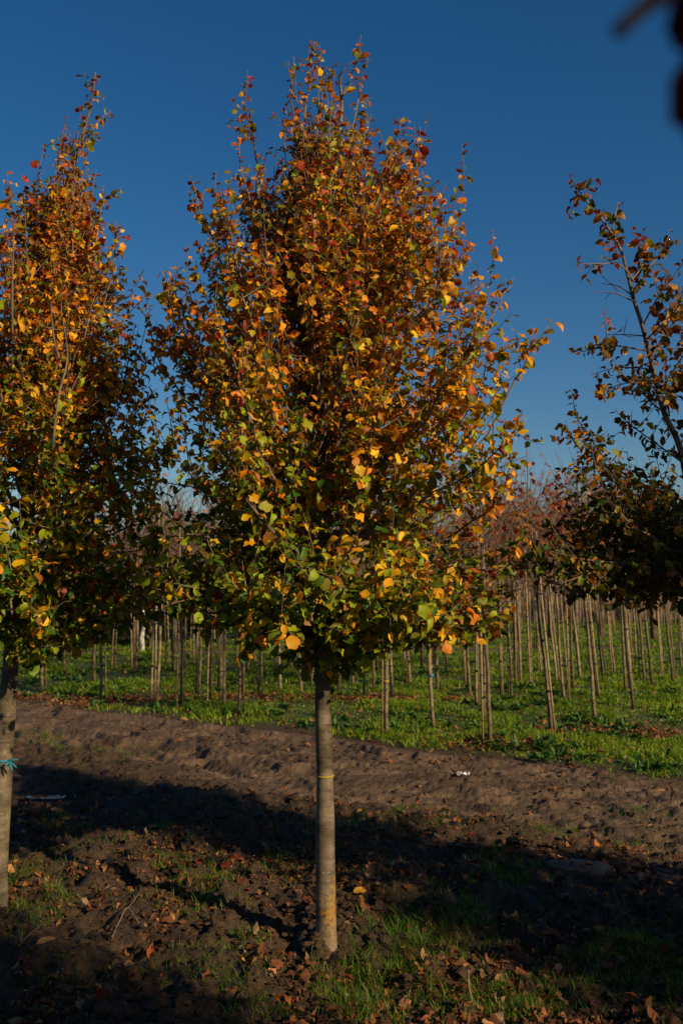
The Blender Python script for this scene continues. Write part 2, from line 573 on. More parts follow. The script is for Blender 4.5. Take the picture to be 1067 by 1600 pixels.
def build_ground():
    xs = axis(-3.2, 3.2, .02, 500)
    ys = axis(2.2, 10.5, .02, 500, 1.05)
    ys = ys[ys > -500]
    X, Y = np.meshgrid(xs, ys)
    Z = gz(X, Y)
    far = sst(60, 200, np.hypot(X, Y))
    Z = Z * (1 - far)
    s, t, track, grass, near = zones(X, Y)
    col = np.stack([track, grass * .95, np.clip(litter(X, Y) * grass, 0, .85)], -1)
    fp = np.exp(-((Y - 22.5 - .1 * X) / .8) ** 2)
    col[..., 0] = np.maximum(col[..., 0], fp); col[..., 1] *= (1 - .8 * fp)
    ny, nx = X.shape
    i = np.arange(ny - 1)[:, None] * nx; j = np.arange(nx - 1)[None, :]
    F = np.stack([i + j, i + j + 1, i + nx + j + 1, i + nx + j], -1).reshape(-1, 4)
    me = np_mesh('ground', np.stack([X, Y, Z], -1).reshape(-1, 3), [F], M_GROUND, col.reshape(-1, 3))
    o = link('ground', me)
    tag(o, kind='structure', label='dark soil, rutted muddy track and grassy field')


build_ground()

# puddle water in the hollows beside the track
m, nt, out = mat_new('puddle_water')
bs = nd(nt, 'ShaderNodeBsdfPrincipled', i_Roughness=.04)
bs.inputs['Base Color'].default_value = (.03, .025, .02, 1); bs.inputs['IOR'].default_value = 1.33
nt.links.new(bs.outputs[0], out.inputs[0])
M_WATER = m
vv = []; ff = []; k = 0
for (a, b, rx, ry) in PUD[:2]:
    n = 28
    ph = np.linspace(0, 2 * math.pi, n, endpoint=False)
    rr = .62 + .06 * np.sin(3 * ph + a) + .04 * np.sin(7 * ph)
    vv.append(np.stack([a + rx * rr * np.cos(ph), b + ry * 1.4 * rr * np.sin(ph), np.full(n, -.030)], -1))
    ff.append(np.arange(n)[None, :] + k); k += n
o = link('puddle', np_mesh('puddle', np.concatenate(vv), ff, M_WATER))
tag(o, kind='structure', label='small puddles reflecting the sky beside the track')


# ------------------------------------------------------------------ leaves
def leaf_templates(detail=True):
    T = []
    for (fold, curl, wob, wide) in ((.35, .6, .12, .80), (.75, 1.1, .2, .74), (.15, .3, .16, .90), (.5, 1.6, .22, .76), (1.0, .8, .2, .84), (.6, -.5, .2, .74), (.9, 2.1, .25, .78), (.3, 1.0, .3, .86)):
        if detail:
            st = np.array((0, .08, .24, .45, .65, .82, .94, 1.0)); wd = np.array((0, .20, .37, .46, .45, .34, .17, 0)) * wide
        else:
            st = np.array((0, .35, 1.0)); wd = np.array((0, .38, 0))
        V = []; UV = []
        for i, (s, w) in enumerate(zip(st, wd)):
            ang = curl * s
            L = (math.sin(ang) / curl)
            dz = -(1 - math.cos(ang)) / curl
            cols = (0,) if w == 0 else (-1, 0, 1)
            for c in cols:
                ww = w * (1 + wob * .6 * math.sin(i * 2.3 + c * 1.7 + fold * 9))
                V.append((c * ww * math.cos(fold) + .10 * wob * math.sin(s * 3.1 + fold * 7), L + c * .03 * math.sin(i * 2.9), dz + abs(c) * ww * math.sin(fold) * .9 + wob * .42 * c * math.sin(i * 1.9 + curl * 3)))
                UV.append((.5 + c * w, s))
        quads = []; tris = []
        n = len(st)
        tris += [(0, 2, 1), (0, 3, 2)]
        for i in range(1, n - 2):
            a = 1 + (i - 1) * 3; b = a + 3
            quads += [(a, a + 1, b + 1, b), (a + 1, a + 2, b + 2, b + 1)]
        a = 1 + (n - 3) * 3; tip = a + 3
        tris += [(a, a + 1, tip), (a + 1, a + 2, tip)]
        k = len(V)
        V += [(-.012, -.18, .03), (.012, -.18, .03), (0, .0, 0)]
        UV += [(.5, 0)] * 3
        tris.append((k, k + 1, k + 2))
        T.append((np.array(V), np.array(UV), np.array(quads).reshape(-1, 4), np.array(tris)))
    return T


LT = leaf_templates(True); LTS = leaf_templates(False)


def leaf_mesh(name, pos, dirs, nrm, size, col, mat, simple=False, seed=1, width=None, tmpl=None):
    r = np.random.default_rng(seed)
    T = LTS if simple else LT
    pos = np.asarray(pos, float); N = len(pos)
    d = dirs / (np.linalg.norm(dirs, axis=1, keepdims=True) + 1e-9)
    x = np.cross(d, nrm); x /= np.linalg.norm(x, axis=1, keepdims=True) + 1e-9
    z = np.cross(x, d)
    which = r.integers(0, len(T), N) if tmpl is None else np.full(N, tmpl)
    VV = []; UU = []; CC = []; Q = []; TR = []; off = 0
    for k, (V, UV, qd, tr) in enumerate(T):
        idx = np.where(which == k)[0]
        n = len(idx)
        if n == 0: continue
        wv = np.ones(n) if width is None else width[idx]
        wv = wv * r.uniform(.85, 1.12, n)
        P_ = (x[idx][:, None, :] * (V[None, :, 0:1] * wv[:, None, None]) + d[idx][:, None, :] * V[None, :, 1:2] + z[idx][:, None, :] * V[None, :, 2:3])
        P_ = pos[idx][:, None, :] + P_ * size[idx][:, None, None]
        m = len(V)
        VV.append(P_.reshape(-1, 3)); UU.append(np.tile(UV, (n, 1))); CC.append(np.repeat(col[idx], m, axis=0))
        o_ = off + np.arange(n)[:, None, None] * m
        if len(qd): Q.append((qd[None] + o_).reshape(-1, 4))
        TR.append((tr[None] + o_).reshape(-1, 3))
        off += n * m
    pl = []
    if Q: pl.append(np.concatenate(Q))
    pl.append(np.concatenate(TR))
    return np_mesh(name, np.concatenate(VV), pl, mat, np.concatenate(CC), np.concatenate(UU))


PAL = dict(
    green=(.04, .12, .010), olive=(.16, .17, .010), ygreen=(.30, .36, .010), yellow=(.85, .50, .010), gold=(.76, .33, .008),
    orange=(.66, .20, .008), rust=(.32, .09, .012), red=(.42, .04, .02), crimson=(.22, .018, .028), brown=(.13, .06, .025))
PN = list(PAL); PC = np.array([PAL[k] for k in PN])


def leaf_colors(hn, tip, r, patch, dull=0.0, gr=0.0):
    """hn height 0..1 in the crown, tip 0..1 nearness to a shoot tip, patch 0..1 slow noise"""
    N = len(hn)
    W = np.zeros((N, len(PN)))
    low = np.clip(1 - hn * 1.7, 0, 1); hi = np.clip(hn * 1.5 - .4, 0, 1); mid = 1 - low * .7 - hi * .4
    g = {n: i for i, n in enumerate(PN)}
    W[:, g['green']] = .22 + 1.1 * low ** 1.3 + .10 * (patch < .4)
    W[:, g['olive']] = 1.05 + .55 * (patch < .45)
    W[:, g['ygreen']] = .5 + .75 * low
    W[:, g['yellow']] = .6 * mid + .2 + .25 * low
    W[:, g['gold']] = .55 * mid + .4
    W[:, g['orange']] = .42 * mid + .65 * hi + .5 * (patch > .6)
    W[:, g['rust']] = .22 + .65 * hi + .5 * (patch > .6)
    W[:, g['red']] = .06 + .8 * hi + 1.5 * tip ** 4
    W[:, g['crimson']] = .03 + .22 * hi + 1.3 * tip ** 5 + dull * .4
    W[:, g['brown']] = .10 + dull * 1.6
    W[:, g['yellow']] *= 1 - .7 * dull
    W[:, g['green']] += dull * .8
    W[:, g['green']] += 2.2 * gr
    W[:, g['ygreen']] += 2.6 * gr
    core = np.exp(-((hn - .5) / .22) ** 2)
    W[:, g['gold']] += 1.2 * core
    W[:, g['orange']] += .6 * core
    for q_ in ('rust', 'orange', 'red'):
        W[:, g[q_]] *= 1 - .6 * np.clip(gr, 0, 1)
    W /= W.sum(1, keepdims=True)
    cum = W.cumsum(1)
    u = r.random(N)[:, None]
    i = (u > cum).sum(1).clip(0, len(PN) - 1)
    c = PC[i].copy()
    j = (r.random(N)[:, None] > cum).sum(1).clip(0, len(PN) - 1)
    f = r.uniform(0, .35, N)[:, None]
    c = c * (1 - f) + PC[j] * f
    c *= r.uniform(.75, 1.2, N)[:, None]
    return c


class Tree:
    """grows limbs and leaves in local coordinates (origin at the base of the trunk)"""

    def __init__(self, seed, origin):
        self.r = np.random.default_rng(seed); self.o = np.asarray(origin, float)
        self.limbs = Tubes(5); self.L = []; self.seed = seed

    def shoot_leaves(self, pts, t0=.1, step=.036, size=.07, tipred=True, jitter=1.0, long_=False):
        r = self.r
        seg = np.linalg.norm(np.diff(pts, axis=0), axis=1); cum = np.concatenate([[0], seg.cumsum()]); tot = cum[-1]
        step = step * .72
        n = int(tot * (1 - t0) / step)
        if n < 1: return
        ss = tot * t0 + (np.arange(n) + r.random(n) * .6) * step
        ss = ss[ss <= tot * 1.0]
        if len(ss) == 0: ss = np.array([tot])
        for k, s in enumerate(ss):
            if r.random() < .06: continue
            i = min(np.searchsorted(cum, s) - 1, len(pts) - 2); i = max(i, 0)
            f = (s - cum[i]) / (seg[i] + 1e-9)
            p = pts[i] * (1 - f) + pts[i + 1] * f
            tan = (pts[i + 1] - pts[i]) / (seg[i] + 1e-9)
            # alternate sides
            side = np.cross(tan, (0.1, 0.05, 1.0)); ns = np.linalg.norm(side)
            side = side / ns if ns > .15 else np.array((math.cos(self.phi), math.sin(self.phi), 0))
            self.phi += 2.4
            a = (k % 2) * math.pi + r.normal(0, .5) * jitter + self.phi * .15
            up = np.cross(side, tan)
            out = side * math.cos(a) + up * math.sin(a)
            d = out * .9 + tan * .45 + np.array((0, 0, -.35)) + r.normal(0, .38, 3)
            nrm = np.array((0, 0, .7)) + tan * .35 + r.normal(0, .5, 3) + out * .15
            tip = s / tot
            sz = size * .76 * r.choice((.55, .7, .85, .95, 1.08, 1.2)) * r.uniform(.9, 1.1) * (1.0 - .35 * max(0, tip - .6) / .4)
            self.L.append((p + d / np.linalg.norm(d) * sz * .18, d, nrm, sz, tip if tipred else tip * .5))

    phi = 0.0

    def finish(self, name, parent, hb, H, dull=0.0, gx=0.0):
        r = self.r
        P_ = np.array([l[0] for l in self.L]); D = np.array([l[1] for l in self.L]); N = np.array([l[2] for l in self.L])
        S = np.array([l[3] for l in self.L]); tip = np.array([l[4] for l in self.L])
        hn = np.clip((P_[:, 2] - hb) / (H - hb), 0, 1)
        patch = fbm(P_[:, 0] * 2.2 + self.seed, P_[:, 2] * 2.2, self.seed, 2)
        g_ = gx * np.clip(.55 - P_[:, 0] * .9, 0, 1) * np.clip(1.1 - hn * 2.2, 0, 1)
        col = leaf_colors(hn, tip * np.clip(.45 + hn * .6, 0, 1), r, patch, dull, g_) * (1 - .45 * dull)
        k_ = r.random(len(P_)) < .20
        self.thin = leaf_mesh(name + '_thin_foliage', P_[k_], D[k_], N[k_], S[k_], col[k_], M_LEAF, seed=self.seed)
        me = leaf_mesh(name + '_foliage', P_, D, N, S, col, M_LEAF, seed=self.seed)
        fo = link('foliage', me, parent)
        lb = link('limbs', self.limbs.mesh(name + '_limbs', M_TWIG), parent)
        return fo, lb


def interp_prof(prof, axis_px, Y, base):
    """prof rows (py, left px, right px) -> local h, RL, RR using the pixel axis"""
    hs = []; RL = []; RR = []
    for (py, l, r_) in prof:
        h = P(0, py, Y)[2]
        ax = axis_px(py)
        hs.append(h); RL.append((ax - l) / FP * Y); RR.append((r_ - ax) / FP * Y)
    o = np.argsort(hs)
    return np.array(hs)[o], np.array(RL)[o], np.array(RR)[o]


def grow(tree, leader, hb, H, prof, nprim, nsec, rise=(.35, .9), leaf=(.085, .055), step=.030, sec_len=(.18, .42), sparse_low=0):
    """leader(h)->local point. prof = (hs, RL, RR)"""
    r = tree.r
    hs, RL, RR = prof

    def env(p):
        h = p[2]
        c = leader(h)
        dx, dy = p[0] - c[0], p[1] - c[1]
        q = math.hypot(dx, dy) + 1e-6
        ca = dx / q
        rl = np.interp(h, hs, RL, left=0.02, right=0.0); rr = np.interp(h, hs, RR, left=0.02, right=0.0)
        Rm = rl * (1 - ca) / 2 + rr * (1 + ca) / 2
        return q, Rm

    for i in range(nprim):
        u = (i + r.random()) / nprim
        h0 = hb + (H - hb) * (.70 * u ** 1.3)
        az = i * 2.39996 + r.normal(0, .25)
        rs = r.uniform(*rise) * (.35 + .9 * min(1, u * 1.6))
        if u < .24: rs = r.uniform(-.22, .28)
        h1 = min(h0 + rs, H * .985)
        ca = math.cos(az)
        rl = np.interp(h1, hs, RL, left=0.1); rr = np.interp(h1, hs, RR, left=.1)
        lobe = .84 + .36 * float(fbm(np.array([az % 6.283 * 1.1 + tree.seed]), np.array([h1 * 1.9]), tree.seed + 5, 2)[0])
        Rm = (rl * (1 - ca) / 2 + rr * (1 + ca) / 2) * lobe * (r.uniform(.78, 1.04) if i % 3 else r.uniform(.35, .7))
        a = leader(h0); c1 = leader(h1)
        e = np.array((c1[0] + Rm * math.cos(az), c1[1] + Rm * math.sin(az), h1))
        mid = np.array((a[0] + .62 * (e[0] - a[0]), a[1] + .62 * (e[1] - a[1]), h0 + .30 * (h1 - h0)))
        pts = bez(a, mid, e, 9)
        pts[1:-1] += r.normal(0, .012, (7, 3))
        Ln = np.linalg.norm(np.diff(pts, axis=0), axis=1).sum()
        r0 = .004 + .010 * Ln
        tree.limbs.add(pts, np.linspace(r0, .0022, 9), 5)
        hn = (h1 - hb) / (H - hb)
        ls = leaf[0] * (1 - hn) + leaf[1] * hn
        tree.shoot_leaves(pts, .35, step, ls, True)
        if i % 2 == 0 and u > .12:
            a_ = pts[-1]; d_ = (pts[-1] - pts[-2]); d_ /= np.linalg.norm(d_)
            ln_ = r.uniform(.12, .34)
            e_ = a_ + d_ * ln_ * .5 + np.array((0, 0, ln_ * .75)) + r.normal(0, .03, 3)
            ex = bez(a_, a_ + d_ * ln_ * .45, e_, 7)
            tree.limbs.add(ex, np.linspace(.0026, .0013, 7), 4, False)
            tree.shoot_leaves(ex, .02, step, ls * .92, True)
        ns = max(2, int(nsec * (.6 + .5 * Ln / .8)))
        for j in range(ns):
            t = 1 - .75 * r.random() ** 1.3 - .02
            k = t * 8; k0 = min(int(k), 7)
            p = pts[k0] * (1 - (k - k0)) + pts[k0 + 1] * (k - k0)
            tan = pts[k0 + 1] - pts[k0]; tan /= np.linalg.norm(tan)
            rd = r.normal(0, .75, 3)
            d = tan * .7 + rd + np.array((0, 0, .55))
            d /= np.linalg.norm(d)
            ln = r.uniform(*sec_len) * (1.15 - .4 * t)
            for _ in range(4):
                q, Rm2 = env(p + d * ln)
                if q > Rm2 * 1.08 + .02: ln *= .75
                else: break
            if ln < .05: continue
            e2 = p + d * ln
            m2 = p + d * ln * .5 + r.normal(0, .12 * ln, 3)
            e2 = e2 + np.array((0, 0, .15 * ln))
            sp_ = bez(p, m2, e2, 5)
            tree.limbs.add(sp_, np.linspace(.0028, .0013, 5), 4, False)
            tree.shoot_leaves(sp_, .12, step, ls * 1.0, True)


def leader_fn(pts):
    pts = np.array(sorted([tuple(p) for p in pts], key=lambda p: p[2]))

    def f(h):
        return np.array((np.interp(h, pts[:, 2], pts[:, 0]), np.interp(h, pts[:, 2], pts[:, 1]), h))
    return f


def px_pts(lst, Y, base, dy=0.0):
    """pixel polyline (tip first or base first) -> local points; dy may be per point"""
    out = []
    for k, q in enumerate(lst):
        y = Y + (dy if np.isscalar(dy) else dy[k])
        out.append(P(q[0], q[1], y) - base)
    return np.array(out)


def trunk_mesh(name, pts, rad, mat, seed=0, sides=20, n=60):
    c = spline(pts, n)
    rr = np.interp(np.linspace(0, 1, n), np.linspace(0, 1, len(rad)), rad)
    T = Tubes(sides)
    T.add(c, rr)
    V = T.v[0]
    # slight irregularity of the stem
    ang = np.tile(np.arange(sides) * 2 * math.pi / sides, n)
    z = np.repeat(c[:, 2], sides)
    k = 1 + .05 * (fbm(z * 4 + seed, ang * .6, seed, 3) - .5) * 2 + .02 * np.sin(z * 19 + seed)
    cc = np.repeat(c, sides, axis=0)
    T.v[0] = cc + (V - cc) * k[:, None]
    return T.mesh(name, mat), c, rr


# ---- the main tree --------------------------------------------------------
YM = 4.52
bm = G(511, 1487); bm[1] = YM; bm[2] = gz1(bm[0], YM) - .03
main = empty('autumn_tree', bm, 'full bushy autumn tree in the middle with yellow painted ring round its grey trunk', 'tree')
tp = px_pts([(511, 1500), (510, 1480), (509, 1400), (508, 1300), (507.5, 1200), (505, 1120), (504, 1060), (503, 980), (500, 860), (497, 740), (500, 600), (502, 480), (505, 380), (512, 290), (528, 220), (534, 165), (530, 118)], YM, bm)
wpx = [36, 33, 30, 28.5, 26.5, 25, 24, 22, 19, 17, 15, 12, 10, 8, 6, 5, 4]
mt, mc, mr = trunk_mesh('main_trunk', tp, [w / 2 / FP * YM for w in wpx], M_BARK, 3)
link('trunk', mt, main)


def band(name, parent, c, rr, z, hgt, mat, extra=.002):
    i = int(np.argmin(abs(c[:, 2] - z)))
    t = Tubes(20)
    zz = np.linspace(z - hgt / 2, z + hgt / 2, 5)
    pp = np.array([(np.interp(q, c[:, 2], c[:, 0]), np.interp(q, c[:, 2], c[:, 1]), q) for q in zz])
    rads = np.interp(zz, c[:, 2], rr) + extra * np.array((.55, 1, 1.05, 1, .55))
    rads[:] *= 1.02
    t.add(pp, rads)
    return link(name, t.mesh(name, mat), parent)


zb = P(508, 1212, YM)[2] - bm[2]
band('paint_ring', main, mc, mr, zb, .009, M_YELLOW, .0010)

axm = lambda py: np.interp(py, [290, 480, 740, 1040], [508, 500, 497, 504])
prof_m = [(170, 495, 530), (210, 465, 575), (250, 425, 620), (290, 385, 660), (340, 340, 700), (420, 295, 745), (500, 265, 778), (600, 240, 808), (690, 222, 825),
          (780, 212, 828), (850, 218, 828), (900, 235, 812), (950, 262, 790), (1000, 340, 720), (1045, 430, 600)]
hsM, RLM, RRM = interp_prof(prof_m, axm, YM, bm)
hsM = hsM - bm[2]
TM = Tree(11, bm)
lf = leader_fn([p for p in tp])
HBM = P(0, 1000, YM)[2] - bm[2]; HTM = P(0, 120, YM)[2] - bm[2]
grow(TM, lf, HBM, P(0, 205, YM)[2] - bm[2], (hsM, RLM, RRM), 150, 12, leaf=(.080, .052))
# low drooping limbs carry the bottom of the crown
manual = [
    ([(385, 120), (392, 200), (405, 270), (430, 350)], .0, .55), ([(486, 62), (482, 140), (472, 220), (498, 330)], .1, .15), ([(500, 72), (503, 140), (500, 230), (505, 300)], -.1, .5),
    ([(575, 88), (560, 150), (545, 230), (520, 330)], .0, .1), ([(451, 95), (456, 150), (463, 220), (490, 320)], -.15, .1), ([(622, 183), (618, 260), (600, 350)], .1, .05),
    ([(656, 198), (640, 260), (600, 380)], -.1, .05), ([(697, 285), (672, 370), (620, 460)], .1, .05), ([(296, 272), (318, 335), (350, 420), (400, 500)], .1, .05),
    ([(372, 180), (378, 260), (395, 330), (430, 420)], -.1, .05), ([(253, 420), (275, 480), (320, 560), (380, 620)], -.15, .05), ([(230, 465), (240, 530), (265, 590), (330, 660), (400, 700)], .1, .3),
    ([(738, 370), (700, 450), (650, 540)], 0, .05), ([(801, 434), (770, 490), (720, 570), (640, 660)], .1, .05), ([(857, 508), (818, 570), (795, 615), (745, 700), (660, 760)], -.1, .75),
    ([(806, 527), (762, 570), (738, 625), (700, 680)], .0, .2), ([(815, 640), (790, 700), (720, 780)], .2, .05), ([(830, 790), (805, 860), (760, 900), (640, 900)], .0, .05), ([(800, 700), (780, 780), (700, 840)], -.2, .05),
    ([(320, 400), (345, 470), (400, 560)], .25, .05), ([(205, 770), (250, 800), (340, 850), (450, 860)], -.1, .05), ([(215, 850), (260, 870), (360, 900), (480, 920)], .1, .05), ([(240, 900), (300, 920), (400, 930), (490, 950)], -.2, .02),
    ([(330, 960), (370, 960), (430, 950), (495, 960)], -.3, .02), ([(400, 1000), (420, 990), (460, 980), (500, 980)], -.25, .02), ([(600, 1000), (570, 985), (530, 985), (505, 990)], -.3, .02), ([(690, 960), (650, 960), (570, 960), (510, 975)], -.25, .02),
    ([(440, 1030), (455, 1020), (480, 1000), (502, 985)], -.1, .02), ([(570, 1030), (550, 1020), (525, 1000), (507, 985)], .15, .02), ([(840, 880), (800, 890), (700, 900), (520, 930)], .15, .4),
    ([(560, 95), (545, 120), (535, 150)], .0, .7), ([(268, 430), (275, 520), (300, 600)], .2, .05), ([(640, 230), (640, 300), (610, 400)], .2, .05), ([(520, 160), (525, 230), (515, 300)], .1, .1), ([(475, 250), (480, 300), (505, 370)], -.1, .05),
    ([(790, 560), (770, 620), (720, 700)], .1, .05), ([(260, 950), (310, 945), (400, 945), (495, 965)], .1, .02), ([(770, 975), (720, 960), (620, 950), (512, 965)], -.1, .02), ([(300, 985), (350, 965), (420, 960), (498, 975)], .2, .02), ([(730, 1000), (670, 980), (590, 970), (508, 980)], .1, .02), ([(232, 915), (290, 905), (390, 915), (492, 945)], .3, .02), ([(790, 930), (730, 925), (630, 930), (512, 955)], .3, .02), ([(720, 330), (700, 400), (650, 480)], .1, .05),
]
for k, (pl, dy, t0) in enumerate(manual):
    q = px_pts(pl[::-1], YM, bm, np.linspace(0, dy * 1.6, len(pl)))
    sp_ = spline(q, 14)
    sp_[1:-1] += TM.r.normal(0, .006, (12, 3))
    ln = np.linalg.norm(np.diff(sp_, axis=0), axis=1).sum()
    TM.limbs.add(sp_, np.linspace(.003 + .004 * ln, .0016, 14), 5)
    hn = (q[-1][2] - HBM) / (HTM - HBM)
    # leaves are thick all along a shoot except where it is bare
    TM.shoot_leaves(sp_, t0, .026, (.082 * (1 - hn) + .054 * hn), True)
    # short side shoots
    for _ in range(int(ln * 9)):
        t = TM.r.uniform(max(t0, .1), .93); i = int(t * 13)
        d = TM.r.normal(0, .7, 3) + np.array((0, 0, .6)) * (1 if hn > .1 else -.2); d /= np.linalg.norm(d)
        l2 = TM.r.uniform(.05, .16)
        s2 = bez(sp_[i], sp_[i] + d * l2 * .5, sp_[i] + d * l2 + np.array((0, 0, .02)), 4)
        TM.limbs.add(s2, np.linspace(.002, .0012, 4), 4, False)
        TM.shoot_leaves(s2, .1, .03, (.080 * (1 - hn) + .054 * hn), True)
fol, lim = TM.finish('main', main, HBM, HTM, 0.0, 1.0)
print('main leaves', len(TM.L))
# fine bare twigs at the broken leader top
tw = Tubes(5)
for pl in ([(530, 118), (545, 100), (565, 92), (580, 95)], [(531, 130), (540, 112), (560, 108)], [(532, 150), (550, 130), (562, 122)]):
    tw.add(spline(px_pts(pl, YM, bm), 10), np.linspace(.003, .0012, 10), 5)
link('twig', tw.mesh('bare_twig', M_TWIG), main)

# ---- the left tree ---------------------------------------------------------
YL = 4.9
bl = G(0, 1436); bl[0] = P(-4, 1436, YL)[0]; bl[1] = YL; bl[2] = gz1(bl[0], YL) - .03
left = empty('autumn_tree', bl, 'tall leaning autumn tree at the left edge with blue tape tied on its trunk', 'tree')
tpl = px_pts([(-4, 1450), (-4, 1430), (-2, 1330), (3, 1240), (8, 1150), (13, 1090), (18, 1030), (28, 900), (48, 760), (66, 640), (80, 520), (92, 390), (104, 320), (121, 235), (140, 175), (149, 118)], YL, bl, np.linspace(0, .15, 16))
wl = [34, 32, 31, 30, 28.5, 27, 25, 22, 19, 16, 13, 9, 7.5, 6, 4, 3]
mt, lc, lr = trunk_mesh('left_trunk', tpl, [w / 2 / FP * YL for w in wl], M_BARK2, 8)
link('trunk', mt, left)
# blue tape
zt = P(8, 1190, YL)[2] - bl[2]
tape = band('tape', left, lc, lr, zt, .012, M_BLUE, .003)
tt = Tubes(6)
kp = P(15, 1190, YL - .05) - bl
for d_ in ((.035, 0, .008), (.03, -.005, -.022), (.018, -.01, -.035), (-.008, -.02, -.02)):
    d_ = np.array(d_)
    tt.add(bez(kp, kp + d_ * .6 + np.array((0, -.008, .008)), kp + d_ * 1.25, 7), np.array((.004, .0045, .005, .004, .0045, .004, .003)), 5)
link('tape_knot', tt.mesh('tape_knot', M_BLUE), left)
axl = lambda py: np.interp(py, [175, 235, 320, 390, 520, 640, 760, 900, 1030], [140, 121, 104, 92, 80, 66, 48, 28, 18])
prof_l = [(270, 100, 125), (310, 50, 145), (350, 0, 165), (430, -60, 195), (510, -110, 210), (600, -150, 232), (700, -200, 245), (780, -220, 255), (860, -220, 262), (910, -200, 262), (960, -170, 245), (1000, -120, 170), (1040, -60, 60)]
h_, a_, b_ = interp_prof(prof_l, axl, YL, bl); h_ = h_ - bl[2]
TLt = Tree(23, bl)
HBL = P(0, 985, YL)[2] - bl[2]; HTL = P(0, 130, YL)[2] - bl[2]
grow(TLt, leader_fn(tpl), HBL, P(0, 275, YL)[2] - bl[2], (h_, a_, b_), 125, 12, leaf=(.082, .052))
for (pl, dy, t0) in [([(150, 112), (143, 160), (128, 225)], 0, .1), ([(175, 172), (150, 195), (122, 245)], .1, .1), ([(102, 195), (92, 250), (90, 330), (98, 400)], -.1, .1), ([(163, 288), (155, 350), (140, 440)], .1, .05), ([(8, 282), (20, 350), (25, 450), (45, 560)], -.1, .05), ([(40, 290), (30, 350)], .1, .05),
                     ([(183, 345), (175, 430), (145, 530)], -.1, .05), ([(207, 450), (195, 500), (150, 600)], .0, .05), ([(212, 505), (200, 570), (180, 650), (120, 720)], .2, .05), ([(235, 620), (215, 680), (150, 740)], .1, .05), ([(70, 300), (80, 380), (85, 450)], .15, .05),
                     ([(250, 700), (220, 730), (130, 790)], -.2, .02), ([(262, 850), (220, 860), (120, 870), (40, 890)], -.2, .02), ([(265, 900), (220, 910), (130, 910), (35, 920)], .2, .02), ([(215, 960), (180, 950), (110, 940), (30, 940)], -.1, .02), ([(85, 985), (60, 970), (20, 970)], -.3, .02), ([(95, 1010), (60, 1010), (20, 1000)], -.2, .02), ([(30, 1030), (25, 1015), (18, 1000)], -.2, .02), ([(60, 960), (50, 950), (20, 940)], -.45, .02), ([(245, 940), (200, 930), (120, 925), (32, 930)], -.1, .02), ([(190, 985), (140, 970), (80, 960), (28, 955)], .1, .02), ([(235, 880), (190, 900), (110, 910), (35, 925)], .35, .02), ([(155, 1005), (110, 985), (60, 975), (25, 970)], .0, .02)]:
    q = px_pts(pl[::-1], YL, bl, np.linspace(0, dy * 1.6, len(pl)))
    sp_ = spline(q, 12); ln = np.linalg.norm(np.diff(sp_, axis=0), axis=1).sum()
    TLt.limbs.add(sp_, np.linspace(.003 + .004 * ln, .0016, 12), 5)
    hn = (q[-1][2] - HBL) / (HTL - HBL)
    TLt.shoot_leaves(sp_, t0, .026, (.082 * (1 - hn) + .054 * hn), True)
    for _ in range(int(ln * 9)):
        t = TLt.r.uniform(.1, .93); i = int(t * 11)
        d = TLt.r.normal(0, .7, 3) + np.array((0, 0, .6)) * (1 if hn > .1 else -.2); d /= np.linalg.norm(d)
        l2 = TLt.r.uniform(.05, .16)
        s2 = bez(sp_[i], sp_[i] + d * l2 * .5, sp_[i] + d * l2 + np.array((0, 0, .02)), 4)
        TLt.limbs.add(s2, np.linspace(.002, .0012, 4), 4, False)
        TLt.shoot_leaves(s2, .1, .03, (.080 * (1 - hn) + .054 * hn), True)
# grey bare limbs seen in front of the leaves
for pl in ([(83, 700), (92, 620), (106, 560), (99, 500)], [(20, 520), (20, 440), (22, 370)], [(20, 960), (12, 900)], [(93, 560), (85, 530), (80, 480)]):
    TLt.limbs.add(spline(px_pts(pl, YL - .55, bl), 10), np.linspace(.006, .003, 10), 6)
TLt.finish('left', left, HBL, HTL, 0.0, 1.8)
print('left leaves', len(TLt.L))

# ---- the right tree --------------------------------------------------------
YR = 4.6
br = P(1120, 1470, YR); br[2] = gz1(br[0], YR) - .03
right = empty('autumn_tree', br, 'sparse dull brown autumn tree with bare crooked leader at the right edge', 'tree')
rp = [(1120, 1480), (1118, 1440), (1115, 1250), (1110, 1050), (1100, 900), (1080, 790), (1062, 700), (1035, 640), (1018, 570), (1003, 510), (990, 470), (980, 430), (968, 388), (945, 350), (922, 322), (905, 298), (888, 272)]
tpr = px_pts(rp, YR, br)
wr = [34, 31, 28, 25, 20, 14, 9.5, 8, 7.2, 6.5, 5.8, 5, 4.2, 3.4, 2.8, 2.2, 1.8]
mt, rc, rr_ = trunk_mesh('right_trunk', tpr, [w / 2 / FP * YR for w in wr], M_BARK2, 13)
link('trunk', mt, right)
TR = Tree(37, br)
axr = lambda py: np.interp(py, [272, 298, 322, 350, 388, 430, 470, 510, 570, 640, 700, 790, 900, 1050], [888, 905, 922, 945, 968, 980, 990, 1003, 1018, 1035, 1062, 1080, 1100, 1110])
prof_r = [(640, 960, 1200), (700, 900, 1250), (760, 880, 1290), (820, 855, 1320), (880, 840, 1350), (930, 870, 1340), (960, 960, 1250)]
h_, a_, b_ = interp_prof(prof_r, axr, YR, br); h_ = h_ - br[2]
HBR = P(0, 935, YR)[2] - br[2]; HTR = P(0, 275, YR)[2] - br[2]
hbr2 = P(0, 650, YR)[2] - br[2]
grow(TR, leader_fn(tpr), HBR, P(0, 790, YR)[2] - br[2], (h_, a_, b_), 34, 8, rise=(.15, .5), leaf=(.082, .062))
